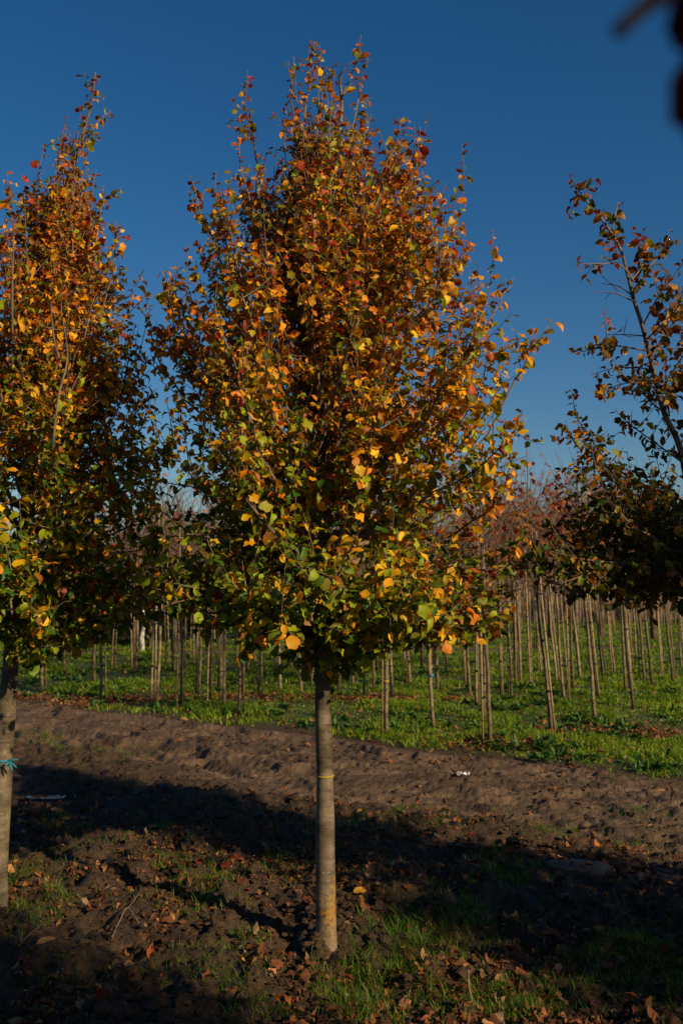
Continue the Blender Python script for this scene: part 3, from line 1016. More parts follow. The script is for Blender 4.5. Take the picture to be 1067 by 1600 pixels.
for (pl, dy, t0, st) in [
    ([(888, 272), (905, 298), (922, 322), (945, 350), (968, 390)], 0, .02, .03), ([(965, 315), (958, 350), (960, 375), (968, 390)], .05, .1, .03), ([(895, 413), (940, 412), (970, 415), (990, 440)], -.1, .55, .03),
    ([(940, 443), (965, 447), (985, 460)], .1, .9, .06), ([(925, 456), (960, 458), (988, 470)], -.05, 2, .1), ([(985, 355), (1000, 385), (1005, 410), (985, 440)], .1, .1, .03),
    ([(1048, 360), (1030, 395), (1005, 430), (985, 460)], .1, .25, .03), ([(1090, 370), (1060, 420), (1030, 460), (1003, 510)], -.1, .2, .03), ([(890, 553), (930, 545), (960, 540), (1010, 548)], -.1, .25, .03), ([(948, 523), (980, 523), (1005, 525)], .1, .9, .05),
    ([(1100, 430), (1070, 480), (1040, 520), (1015, 560)], .15, .1, .028), ([(1060, 480), (1040, 500), (1010, 530)], -.2, .1, .028), ([(925, 585), (960, 575), (1000, 575), (1020, 580)], .1, .1, .028), ([(930, 620), (970, 600), (1010, 600), (1025, 610)], -.1, .1, .026),
    ([(893, 605), (900, 650), (925, 690), (960, 730), (1020, 770), (1070, 800)], .1, .03, .026), ([(858, 680), (900, 690), (940, 720), (980, 765), (1050, 810)], -.1, .03, .026), ([(960, 640), (980, 660), (1020, 690), (1062, 720)], .1, .05, .026),
    ([(868, 738), (905, 730), (950, 735), (1000, 760), (1060, 790)], .2, .03, .026), ([(860, 860), (900, 840), (950, 850), (1030, 850), (1095, 850)], -.1, .02, .026), ([(880, 820), (930, 800), (1000, 800), (1090, 830)], .1, .02, .03), ([(865, 890), (920, 900), (1000, 900), (1100, 890)], -.2, .02, .024),
    ([(900, 920), (950, 910), (1020, 900), (1100, 890)], .1, .02, .024), ([(1090, 560), (1060, 600), (1035, 640)], .1, .1, .026), ([(1100, 500), (1070, 550), (1030, 610)], -.2, .1, .026), ([(1110, 620), (1080, 660), (1060, 700)], .1, .1, .026), ([(990, 580), (1000, 610), (1030, 640)], .2, .1, .026), ([(1040, 560), (1040, 600), (1045, 650)], -.15, .1, .026),
    ([(870, 850), (910, 870), (980, 880), (1090, 870)], .3, .02, .024), ([(880, 910), (940, 890), (1000, 880), (1090, 860)], -.35, .02, .024), ([(1000, 940), (1030, 930), (1080, 900)], .1, .02, .026), ([(845, 880), (890, 885), (960, 890), (1090, 880)], .1, .02, .022), ([(870, 925), (920, 925), (1000, 915), (1095, 890)], .3, .02, .022), ([(855, 860), (920, 875), (1000, 880), (1095, 870)], -.4, .02, .022), ([(950, 945), (1000, 925), (1080, 890)], -.2, .02, .022)]:
    q = px_pts(pl[::-1], YR, br, np.linspace(0, dy * 1.6, len(pl)))
    sp_ = spline(q, 14); ln = np.linalg.norm(np.diff(sp_, axis=0), axis=1).sum()
    TR.limbs.add(sp_, np.linspace(.003 + .004 * ln, .0014, 14), 5)
    if t0 < 1: TR.shoot_leaves(sp_, t0, st * .7, .066, True)
    low = pl[0][1] > 800
    for _ in range(int(ln * (15 if low else 13)) if t0 < .6 else 2):
        t = TR.r.uniform(min(t0 + .05, .5), .93); i = int(t * 13)
        d = TR.r.normal(0, .7, 3) + np.array((0, 0, .3)); d /= np.linalg.norm(d)
        l2 = TR.r.uniform(.05, .17)
        s2 = bez(sp_[i], sp_[i] + d * l2 * .5, sp_[i] + d * l2 + np.array((0, 0, .02)), 4)
        TR.limbs.add(s2, np.linspace(.002, .0012, 4), 4, False)
        if t0 < .6: TR.shoot_leaves(s2, .1, .026, .064, True)
TR.finish('right', right, HBR, HTR, dull=.85)
print('right leaves', len(TR.L))


# ---- neighbours behind the camera: the nursery rows that shade the foreground ----
def copy_tree(root, loc, rz, label, sc=1.0, thin=None):
    c = root.copy(); C.objects.link(c)
    c.location = loc; c.rotation_euler = (0, 0, rz); c.scale = (sc, sc, sc)
    c['label'] = label
    for ch in root.children:
        if ch.name.split('.')[0] in ('paint_ring', 'tape', 'tape_knot', 'twig'): continue
        d = ch.copy(); C.objects.link(d); d.parent = c
        if thin and d.name.startswith('foliage'): d.data = thin
    return c


BEHIND = [(2.78, .3, 1.0, .95), (4.5, 2.35, 2.2, 1.18), (1.35, -1.05, .5, 1.0), (5.9, -1.5, 4.0, 1.05), (7.2, -1.0, 3.1, 1.1), (3.4, -2.2, .2, 1.1), (4.3, -.9, 5.5, 1.05)]
wordy = ['to the right of the photographer', 'next along the row past the right tree', 'just behind the photographer', 'in the rear row off to the right', 'farthest right of the rear row', 'in the rear row behind the photographer', 'second right of the photographer']
for k, (x, y, rz, sc) in enumerate(BEHIND):
    src = (main, left)[k % 2]
    copy_tree(src, (x, y, gz1(x, y) - .04), rz, 'bushy autumn tree ' + wordy[k], sc, (TM, TLt)[k % 2].thin if k != 1 else None)

# ---- the near branch at the top right, out of focus ------------------------
nb = empty('overhanging_branch', P(1400, -200, .5), 'dark blurred leafy branch tip hanging close to the lens', 'branch')
ob = np.array(nb.location)
t = Tubes(8)
main_pts = [P(2600, -900, 1.0) - ob, P(1500, -300, .42) - ob, P(1160, -80, .34) - ob, P(1085, -30, .33) - ob, P(1010, 8, .33) - ob, P(962, 52, .33) - ob]
t.add(spline(main_pts, 24), np.linspace(.006, .0026, 24), 8)
side_pts = [P(1160, -80, .34) - ob, P(1130, 20, .34) - ob, P(1110, 150, .33) - ob]
t.add(spline(side_pts, 10), np.linspace(.003, .0015, 10), 8)
link('twig', t.mesh('near_twig', M_TWIG), nb)
lp = []; ldir = []; lsz = []; lcl = []
for (px, py, dx, dz, sz, cc) in [(1134, -40, .04, -1, .058, 'crimson'), (1190, 40, .2, -1, .05, 'red'), (1300, -100, .4, -1, .05, 'orange'), (1105, -75, -.9, -.5, .026, 'crimson'), (1110, -60, -.3, -1, .03, 'crimson')]:
    lp.append(P(px, py, .335) - ob); ldir.append((dx, .3, dz)); lsz.append(sz); lcl.append(np.array(PAL[cc]) * .45)  # leaf colours darkened: shade on the leaf backs put into the colour
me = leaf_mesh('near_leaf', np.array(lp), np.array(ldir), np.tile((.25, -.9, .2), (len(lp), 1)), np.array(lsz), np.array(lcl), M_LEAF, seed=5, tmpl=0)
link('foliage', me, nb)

# ------------------------------------------------------------------ young staked trees in the field
def young_variant(k):
    r = np.random.default_rng(100 + k)
    H = r.uniform(2.55, 2.95)
    n = 12
    z = np.linspace(-.03, H, n)
    wob = np.cumsum(r.normal(0, .006, (n, 2)), axis=0); wob -= wob[0]
    pts = np.stack([wob[:, 0], wob[:, 1], z], -1)
    T = Tubes(8); T.add(pts, np.interp(z, [0, .1, 1.5, H], [.025, .021, .015, .003]), 8)
    tr = T.mesh('young_trunk_%d' % k, M_YBARK)
    W = Tubes(3); Ls = []
    nb_ = int(r.integers(20, 30))
    for i in range(nb_):
        h0 = 1.45 + (H - 1.7) * (i + r.random()) / nb_
        a = np.array((np.interp(h0, z, pts[:, 0]), np.interp(h0, z, pts[:, 1]), h0))
        az_ = i * 2.4 + r.normal(0, .3)
        ln = r.uniform(.35, .8) * (1.1 - .4 * (h0 - 1.4) / 1.4)
        e = a + np.array((math.cos(az_) * ln * .62, math.sin(az_) * ln * .62, ln * .85))
        mdl = a + (e - a) * .5 + np.array((math.cos(az_) * .08, math.sin(az_) * .08, -.05))
        q = bez(a, mdl, e, 6)
        W.add(q, np.linspace(.006, .002, 6), 4, False)
        for j in range(int(r.integers(3, 7))):
            i0 = int(r.integers(1, 5)); p = q[i0]
            d = (e - a) / np.linalg.norm(e - a) + r.normal(0, .5, 3); d /= np.linalg.norm(d)
            l2 = r.uniform(.12, .4)
            W.add(np.array([p, p + d * l2 * .5 + r.normal(0, .01, 3), p + d * l2 + np.array((0, 0, .04))]), (.003, .0025, .0015), 3, False)
            if r.random() < (.08, .3, .7)[k % 3]:
                for _ in range(int(r.integers(1, 6))):
                    Ls.append((p + d * l2 * r.uniform(.3, 1), r.normal(0, .4, 3) + np.array((0, 0, -.8))))
    wm = W.mesh('young_twigs_%d' % k, M_BRUSH)
    col = np.array([PAL[c] for c in ('red', 'orange', 'rust', 'crimson')])[r.integers(0, 4, len(Ls))] * r.uniform(.6, 1.2, (len(Ls), 1))
    lm = leaf_mesh('young_leaves_%d' % k, np.array([l[0] for l in Ls]), np.array([l[1] for l in Ls]), r.normal(0, 1, (len(Ls), 3)), r.uniform(.05, .08, len(Ls)), col, M_LEAF, True, k) if Ls else None
    S = Tubes(7)
    az_ = r.uniform(0, 6.28); off = .055
    hs_ = r.uniform(2.0, 2.75)
    S.add(np.array([(math.cos(az_) * off * q_, math.sin(az_) * off * q_, zz) for q_, zz in ((1.3, -.03), (1.0, .7), (.75, 1.5), (.7, hs_))]), (.011, .010, .009, .007), 7)
    sm = S.mesh('stake_%d' % k, M_CANE)
    ties = []
    for zz in (.45, 1.0, 1.5):
        t_ = Tubes(8)
        c = np.array((math.cos(az_) * off * .5, math.sin(az_) * off * .5, 0))
        t_.add(np.array([c + (0, 0, zz - .008), c + (0, 0, zz + .008)]), (.033, .033), 8)
        ties.append(t_.mesh('tie_%d' % k, M_TIE))
    return tr, wm, lm, sm, ties


YV = [young_variant(k) for k in range(9)]
GRP = 'staked young trees in rows beyond the track'


def young(px, py, label, lean=None, k=None, s=1.0, stake=True, group=GRP, detail=True, pos=None):
    r = rng
    g = G(px, py) if pos is None else np.array(pos)
    k = (int(r.choice((2, 5, 8, 2, 5, 8, 1))) if 780 < px < 960 else int(r.choice((0, 3, 6, 0, 3, 6, 1, 4)))) if k is None else k
    tr, wm, lm, sm, ties = YV[k]
    if lean is None:
        lean = (0.5 + 3.6 * sst(700, 1000, np.array(px * 1.0))) + r.normal(0, .8)
    o = empty('young_tree', (g[0], g[1], gz1(g[0], g[1])), label, 'young tree', group)
    o.rotation_euler = (R(r.normal(0, .8)), R(-lean), 0)
    o.scale = (s, s, s * r.uniform(.96, 1.06))
    w = link('trunk', tr, o)
    tw_ = link('crown', wm, o)
    if lm: link('leaves', lm, tw_)
    rot = r.uniform(0, 6.28)
    for q in (w, tw_): q.rotation_euler = (0, 0, rot)
    if stake:
        rs = r.uniform(0, 6.28) if detail is True else detail
        q = link('stake', sm, o); q.rotation_euler = (0, 0, rs)
        if py > 1070 or pos is None and py > 1070:
            for tm in ties:
                q = link('tie', tm, o); q.rotation_euler = (0, 0, rs)
    return o


front = [
    (604, 1150, 'slim pale young tree with a yellow mark on its stem beside the track', .3, 0, 'y'),
    (677, 1139, 'young tree with a blue tape tie and pale cane near the track', 2.0, 3, 'b'),
    (765, 1166, 'nearest staked young tree right of the main trunk with cut twigs at its foot', 1.8, 2, None),
    (860, 1142, 'tall leaning young tree with red leaves standing in red leaf litter', 4.2, 8, None),
    (929, 1127, 'leaning pair of stem and cane behind the red leaf litter on the right', 4.6, 4, None),
    (989, 1110, 'leaning staked young tree in the grass near the right edge', 4.3, 1, None),
    (756, 1125, 'young tree standing just behind the nearest staked one', .8, 6, None),
    (373, 1120, 'nearest thin young tree left of the main trunk', -.3, 3, None),
    (351, 1106, 'young tree and cane side by side left of the nearest thin one', .3, 0, None),
    (283, 1107, 'pale straight young tree below the bare bushy tree on the left', .2, 6, None),
    (245, 1100, 'young tree in the left leaf litter, taller of a close pair', -1, 3, None),
    (236, 1090, 'thin young tree in the left leaf litter, darker of a close pair', -1.2, 0, None),
    (158, 1090, 'dark grey young tree under the left tree crown', .2, 0, None),
    (330, 1097, 'thin dark young tree between two pale ones in the left litter', -.4, 6, None),
    (744, 1100, 'thin young tree left of the nearest staked one', .8, 5, None),
    (881, 1095, 'young tree with a small blue tie in the right grass', 2.8, 7, None),
    (799, 1092, 'single young tree with rusty leaves right of the nearest staked one', 1.0, 5, None),
    (405, 1092, 'short looking young tree behind the left litter strip', .2, 1, None),
]
for i, (px, py, lb, ln, k, extra) in enumerate(front):
    o = young(px, py, lb, ln, k, 1.0, True, GRP, math.pi * 1.0 if i in (2,) else True)
    if extra:
        g_ = G(px, py); D_ = g_[1]
        zt_ = (1145 if extra == 'y' else 1067)
        zt_ = {'y': P(px, 1070, D_)[2], 'b': P(px, 1060, D_)[2]}[extra]
        t_ = Tubes(12); t_.add(np.array([(0, 0, zt_ - .012), (0, 0, zt_ + .012)]), (.030, .030), 12)
        link('paint_ring' if extra == 'y' else 'tape', t_.mesh('mark', M_YELLOW if extra == 'y' else M_BLUE), o)

second = [(66, 1072), (76, 1055), (148, 1067), (206, 1045), (213, 1050), (260, 1045), (273, 1050), (289, 1050), (303, 1032), (311, 1085), (322, 1047), (346, 1075), (371, 1032),
          (379, 1085), (387, 1047), (438, 1082), (471, 1087), (487, 1070), (529, 1082), (551, 1075), (569, 1090), (584, 1081), (611, 1095), (640, 1071), (684, 1080), (696, 1050), (726, 1067), (734, 1087),
          (783, 1082), (804, 1060), (813, 1065), (830, 1075), (869, 1067), (895, 1077), (906, 1062), (934, 1090), (941, 1060), (977, 1080), (1006, 1060), (1018, 1074), (1035, 1055), (1051, 1065), (1064, 1045),
          (102, 1060), (180, 1050), (430, 1055), (455, 1048), (510, 1050), (660, 1048), (760, 1055), (845, 1052), (960, 1052), (985, 1048)]
def place_word(px):
    return 'under the left tree' if px < 230 else 'between the left and middle trunks' if px < 500 else 'just right of the middle trunk' if px < 700 else 'below the red crowns' if px < 860 else 'towards the right edge'
ords = ['first', 'second', 'third', 'fourth', 'fifth', 'sixth', 'seventh', 'eighth', 'ninth', 'tenth', 'eleventh', 'twelfth', 'thirteenth', 'fourteenth', 'fifteenth', 'sixteenth', 'seventeenth', 'eighteenth']
cnt = {}
for px, py in sorted(second):
    w = place_word(px); cnt[w] = cnt.get(w, 0) + 1
    young(px, py, 'thin staked tree ' + w + ', ' + ords[cnt[w] - 1] + ' from left', None, None, rng.uniform(.9, 1.05))
# far rows of the same trees
nfar = 0
for row in range(14):
    Y = 17.5 + row * 1.9 + row * row * .06
    x = -Y * .36
    while x < Y * .40:
        x += rng.uniform(.8, 2.3) * (1 + row * .04)
        if -.06 < x / Y < .0 and row > 3: continue
        if rng.random() < (.6 if x < 0 else .42): continue
        u = 533 + x / Y * FP
        young(u, 1000, 'slim bare young tree in the far rows ' + ('on the left' if x < -1 else 'on the right') + ', nearly hidden by nearer stems', None, None, rng.uniform(.9, 1.15), rng.random() < .5, 'far rows of young trees on the ' + ('left' if x < -1 else 'right'), pos=(x + rng.normal(0, .12), Y + rng.normal(0, .3), 0))
        nfar += 1
print('far', nfar)


# ------------------------------------------------------------------ bare bushy trees, shrubs, thicket
def bushy_variant(k):
    r = np.random.default_rng(300 + k)
    T = Tubes(8); T.add(np.array([(0, 0, -.05), (.01, 0, .9), (0, .02, 1.5), (.02, 0, 2.2)]), (.06, .05, .045, .02), 8)
    W = Tubes(3)
    for i in range(60):
        az_ = r.uniform(0, 6.28); el_ = r.uniform(-.1, 1.3)
        a = np.array((0, 0, r.uniform(1.3, 2.1)))
        ln = r.uniform(.7, 1.2)
        d = np.array((math.cos(az_) * math.cos(el_), math.sin(az_) * math.cos(el_), math.sin(el_) * .85))
        e = a + d * ln
        q = bez(a, a + d * ln * .5 + np.array((0, 0, .12)), e, 6)
        W.add(q, np.linspace(.012, .004, 6), 4, False)
        for j in range(14):
            i0 = int(r.integers(2, 6)); p = q[min(i0, 5)]
            dd = d + r.normal(0, .6, 3); dd /= np.linalg.norm(dd); l2 = r.uniform(.15, .45)
            W.add(np.array([p, p + dd * l2 * .5 + r.normal(0, .02, 3), p + dd * l2]), (.005, .004, .002), 3, False)
    return T.mesh('bushy_trunk_%d' % k, M_BARK2), W.mesh('bushy_crown_%d' % k, M_BRUSH)


BV = [bushy_variant(k) for k in range(3)]
bpos = [(272, 1018, 1.0, 'bare round headed tree with fine brown twigs seen under the middle crown'), (345, 1003, .9, 'second bare round headed tree right of the first'), (110, 1008, 1.0, 'bare twiggy tree behind the left trunk'),
        (190, 1003, .9, 'bare twiggy tree beside the dark evergreen shrub'), (640, 1000, 1.1, 'bare twiggy tree behind the blue taped young tree'), (760, 1000, 1.1, 'bare twiggy tree behind the nearest staked tree'),
        (860, 998, 1.15, 'bare twiggy tree in the back below the red crowns'), (940, 996, 1.2, 'bare twiggy tree in the back behind the leaning stems'), (1020, 998, 1.2, 'bare twiggy tree in the back near the right edge'), (450, 1002, 1.0, 'bare twiggy tree behind the middle trunk'), (235, 1010, .95, 'bare twiggy tree just left of the first round headed tree'), (310, 1012, .9, 'bare twiggy tree between the two round headed trees'), (392, 1008, 1.0, 'bare twiggy tree right of the second round headed tree'), (810, 1004, 1.1, 'bare twiggy tree beyond the rusty leaved young tree'), (900, 1003, 1.1, 'bare twiggy tree beyond the leaning stem and cane')]
for i, (px, py, s, lb) in enumerate(bpos):
    g = G(px, py)
    o = empty('bare_tree', (g[0], g[1], gz1(g[0], g[1])), lb, 'tree', 'bare bushy trees at the back of the field', rng.uniform(0, 6))
    s = s * 1.15
    o.scale = (s, s, s)
    link('trunk', BV[i % 3][0], o); link('crown', BV[i % 3][1], o)


def foliage_blob(name, n, rx, rz, size, cols, seed, simple=True):
    r = np.random.default_rng(seed)
    d = r.normal(0, 1, (n, 3)); d /= np.linalg.norm(d, axis=1, keepdims=True)
    rad = r.uniform(.55, 1.0, n) ** .5
    bump = .75 + .5 * fbm(d[:, 0] * 2 + 5, d[:, 2] * 2 + d[:, 1], seed, 3)
    p = d * (rad * bump)[:, None] * np.array((rx, rx, rz)); p[:, 2] += rz * .95
    p[:, 2] = np.maximum(p[:, 2], .02)
    c = np.array(cols)[r.integers(0, len(cols), n)] * r.uniform(.6, 1.3, (n, 1))
    return leaf_mesh(name, p, d + r.normal(0, .6, (n, 3)), r.normal(0, 1, (n, 3)) + d, r.uniform(.7, 1.3, n) * size, c, M_LEAF, simple, seed)


ev = [foliage_blob('evergreen_%d' % k, 2600, .75, 1.05, .10, [(.012, .025, .010), (.02, .035, .012), (.015, .03, .015)], 500 + k) for k in range(2)]
for i, (px, py, s, lb) in enumerate([(198, 1010, 1.1, 'dark evergreen shrub left of the white stemmed tree'), (160, 1006, 1.2, 'dark evergreen shrub behind the dark grey young tree'), (250, 1002, 1.2, 'dark evergreen shrub right of the white stemmed tree'), (80, 1004, 1.3, 'dark evergreen shrub behind the left tree trunk'), (320, 1000, 1.2, 'dark evergreen shrub behind the bare round headed trees'), (20, 1003, 1.3, 'dark evergreen shrub at the left edge'), (410, 999, 1.3, 'dark evergreen shrub behind the middle tree crown')]):
    g = G(px, py)
    o = empty('evergreen_shrub', (g[0], g[1], gz1(g[0], g[1])), lb, 'shrub', 'dark shrubs at the back of the field', rng.uniform(0, 6))
    o.scale = (s, s, s)
    link('foliage', ev[i % 2], o)
    t_ = Tubes(6); t_.add(np.array([(0, 0, -.05), (.02, 0, .8), (0, .02, 1.5)]), (.04, .03, .01), 6); link('stem', t_.mesh('stem', M_BARK2), o)
# white stemmed tree
g = G(223, 1019)
o = empty('birch_tree', (g[0], g[1], gz1(g[0], g[1])), 'single bright white stemmed tree far back on the left', 'tree')
t_ = Tubes(10); t_.add(np.array([(0, 0, -.05), (-.02, 0, .3), (.02, 0, .55), (.0, 0, 1.1)]), (.06, .05, .035, .015), 10)
link('trunk', t_.mesh('birch_trunk', M_BIRCH), o); link('crown', BV[1][1], o)


def thicket():
    r = np.random.default_rng(77)
    W = Tubes(3)
    for i in range(9000):
        Y = r.uniform(34, 70); x = r.uniform(-.42, .42) * Y
        h = r.uniform(1.2, 3.0) * (0.75 + .5 * float(fbm(np.array([x * .3]), np.array([Y * .1]), 3, 2)[0]))
        b_ = np.array((x, Y, 0.)); d = r.normal(0, .16, 2)
        W.add(np.array([b_, b_ + (d[0] * .3, d[1] * .3, h * .5), b_ + (d[0] * h, d[1] * h, h)]), (.022, .016, .006), 3, False)
    o = link('distant_thicket', W.mesh('thicket', M_BRUSH))
    tag(o, 'brown mass of bare saplings and brush closing the far side of the field', 'thicket', None, 'stuff')


thicket()


def far_wood():
    r = np.random.default_rng(79)
    n = 42000
    x = r.uniform(-60, 60, n); Y = r.uniform(72, 95, n)
    top = 2.2 + 2.2 * fbm(x * .16, Y * .02, 5, 3)
    z = r.uniform(0, 1, n) ** .8 * top
    c = np.array([(.10, .065, .04), (.07, .06, .03), (.13, .075, .04), (.045, .045, .022)])[r.integers(0, 4, n)] * r.uniform(.6, 1.3, (n, 1))
    me = leaf_mesh('far_wood', np.stack([x, Y, z], -1), r.normal(0, 1, (n, 3)), r.normal(0, 1, (n, 3)), r.uniform(.3, .7, n), c, M_DEAD, True, 3)
    o = link('distant_woodland', me)
    tag(o, 'low brown woodland along the horizon', 'woodland', None, 'stuff')


far_wood()

# distant house
def box(verts_lo, verts_hi):
    a, b = np.array(verts_lo, float), np.array(verts_hi, float)
    V = np.array([(x, y, z) for z in (a[2], b[2]) for y in (a[1], b[1]) for x in (a[0], b[0])])
    F = np.array([(0, 1, 3, 2), (4, 6, 7, 5), (0, 4, 5, 1), (2, 3, 7, 6), (0, 2, 6, 4), (1, 5, 7, 3)])
    return V, F


hx = P(985, 850, 110)
hs_ = empty('house', (hx[0], 110, 0), 'pale distant house with brown tiled roof behind the right tree', 'house')
V, F = box((-6, 0, 0), (6, 8, 4.2))
link('wall', np_mesh('house_wall', V, [F[[0, 2, 3, 4, 5]], F[[1]]], M_WALL, smooth=False), hs_)
V = np.array([(-6.5, -.5, 4.21), (6.5, -.5, 4.21), (6.5, 8.5, 4.21), (-6.5, 8.5, 4.21), (-5, 4, 6.4), (5, 4, 6.4)])
link('roof', np_mesh('house_roof', V, [np.array([(0, 1, 5, 4), (2, 3, 4, 5), (3, 2, 1, 0)]), np.array([(3, 0, 4), (1, 2, 5)])], M_ROOF, smooth=False), hs_)
for wx in (-4, -1.4, 1.4, 4):
    V, F = box((wx - .5, -.05, 2.2), (wx + .5, .1, 3.4))
    w_ = link('window', np_mesh('house_window', V, [F], M_TIE, smooth=False), hs_)


# ------------------------------------------------------------------ grass
def blade_mesh(name, x, y, h, lean_az, lean, w, col, mat=M_GRASS, segs=2, droop=.5):
    """curved tapering blades"""
    N = len(x)
    z = gz(x, y)
    base = np.stack([x, y, z - .005], -1)
    dl = np.stack([np.cos(lean_az), np.sin(lean_az), 0 * lean_az], -1)
    pa = lean_az + rng.uniform(-1.2, 1.2, N) + math.pi / 2
    wd = np.stack([np.cos(pa), np.sin(pa), 0 * pa], -1)
    rows = []
    for s in range(segs):
        t = s / segs
        c = base + dl * (lean * h * (t ** 1.6))[:, None] + np.array((0, 0, 1.)) * (h * (t - droop * lean * t * t * .6))[:, None]
        ww = (w * (1 - .55 * t))[:, None] * .5
        rows.append(c - wd * ww); rows.append(c + wd * ww)
    t = 1
    rows.append(base + dl * (lean * h)[:, None] + np.array((0, 0, 1.)) * (h * (1 - droop * lean * .6))[:, None])
    V = np.stack(rows, 1); m = V.shape[1]
    o_ = np.arange(N)[:, None] * m
    pl = []
    for s in range(segs - 1):
        pl.append(o_ + np.array((2 * s, 2 * s + 1, 2 * s + 3, 2 * s + 2)))
    k = 2 * (segs - 1)
    tr = o_ + np.array((k, k + 1, k + 2))
    polys = ([np.concatenate(pl)] if pl else []) + [tr]
    fall = np.linspace(.75, 1.15, m)
    cc = col[:, None, :] * np.ones(m)[None, :, None]
    return np_mesh(name, V.reshape(-1, 3), polys, mat, cc.reshape(-1, 3), None, False)


def gcol(n, yellow, r):
    a = np.array((.065, .18, .010)); b = np.array((.25, .32, .014)); d = np.array((.24, .19, .06))
    u = np.clip(yellow + r.normal(0, .25, n), 0, 1)[:, None]
    c = a * (1 - u) + b * u
    dry = (r.random(n) < .05)[:, None]
    c = np.where(dry, d, c)
    return c * r.uniform(.6, 1.25, n)[:, None]


def field_grass():
    r = np.random.default_rng(31)
    N = 520000
    u = r.random(N)
    Y = 7.2 * (38 / 7.2) ** (u ** 1.25)
    X = r.uniform(-.40, .40, N) * Y
    # clump
    s, t = track_t(X, Y)
    g = (1 - sst(-.75, .1, t)) * (1 - .9 * sst(-1.5, -.2, t) * sst(.45, .58, fbm(X * 2.6, Y * 2.6, 109, 3)))
    cl = fbm(X * 1.7, Y * 1.7, 101, 3)
    fpath = np.exp(-((Y - 22.5 - .1 * X) / .8) ** 2)
    keep = r.random(N) < g * (.15 + 1.4 * sst(.36, .62, cl)) * (1 - .8 * litter(X, Y)) * (1 - fpath)
    X, Y, cl = X[keep], Y[keep], cl[keep]
    n = len(X)
    h = (.02 + .055 * r.random(n)) * (.5 + 1.1 * sst(.4, .7, cl))
    w = .005 + .0011 * Y * r.uniform(.6, 1.2, n)
    col = gcol(n, .25 + .5 * fbm(X * .8, Y * .8, 103, 2), r)
    me = blade_mesh('field_grass', X, Y, h, r.uniform(0, 6.28, n), r.uniform(.2, 1.1, n), w, col)
    o = link('field_grass', me)
    tag(o, 'short bright green grass covering the field beyond the track', 'grass', None, 'stuff')
    # broad leaved weeds: rosettes
    K = 900
    u = r.random(K); Yc = 8.2 * (20 / 8.2) ** u; Xc = r.uniform(-.4, .4, K) * Yc
    s, t = track_t(Xc, Yc)
    ok = (t < -.25) & (fbm(Xc * 1.1, Yc * 1.1, 107, 2) > .48)
    Xc, Yc = Xc[ok], Yc[ok]
    extra = [G(*q) for q in ((865, 1185), (850, 1175), (880, 1180), (1010, 1200), (990, 1195), (1040, 1190), (1055, 1205), (640, 1140), (600, 1118), (625, 1120), (655, 1128), (1030, 1120), (1050, 1130), (1060, 1115), (160, 1075), (190, 1078), (845, 1190), (900, 1188), (400, 1105), (1025, 1203), (1000, 1205))]
    Xc = np.concatenate([Xc, [e[0] for e in extra]]); Yc = np.concatenate([Yc, [e[1] for e in extra]])
    ps = []; ds = []; ns = []; sz = []; cs = []
    for x, y in zip(Xc, Yc):
        z0 = gz1(x, y); nl = int(r.integers(6, 12))
        for i in range(nl):
            a = r.uniform(0, 6.28)
            ps.append((x + r.normal(0, .03), y + r.normal(0, .03), z0 + .01)); ds.append((math.cos(a), math.sin(a), r.uniform(.3, 1.3)))
            ns.append((-math.cos(a) * .7, -math.sin(a) * .7, 1)); sz.append(r.uniform(.07, .15)); cs.append(np.array((.055, .125, .02)) * r.uniform(.7, 1.5))
    me = leaf_mesh('field_weeds', np.array(ps), np.array(ds), np.array(ns), np.array(sz), np.array(cs), M_GRASS, False, 9, np.full(len(ps), .5))
    o = link('field_weeds', me)
    tag(o, 'patches of broad leaved green weeds in the grass', 'weeds', None, 'stuff')


field_grass()


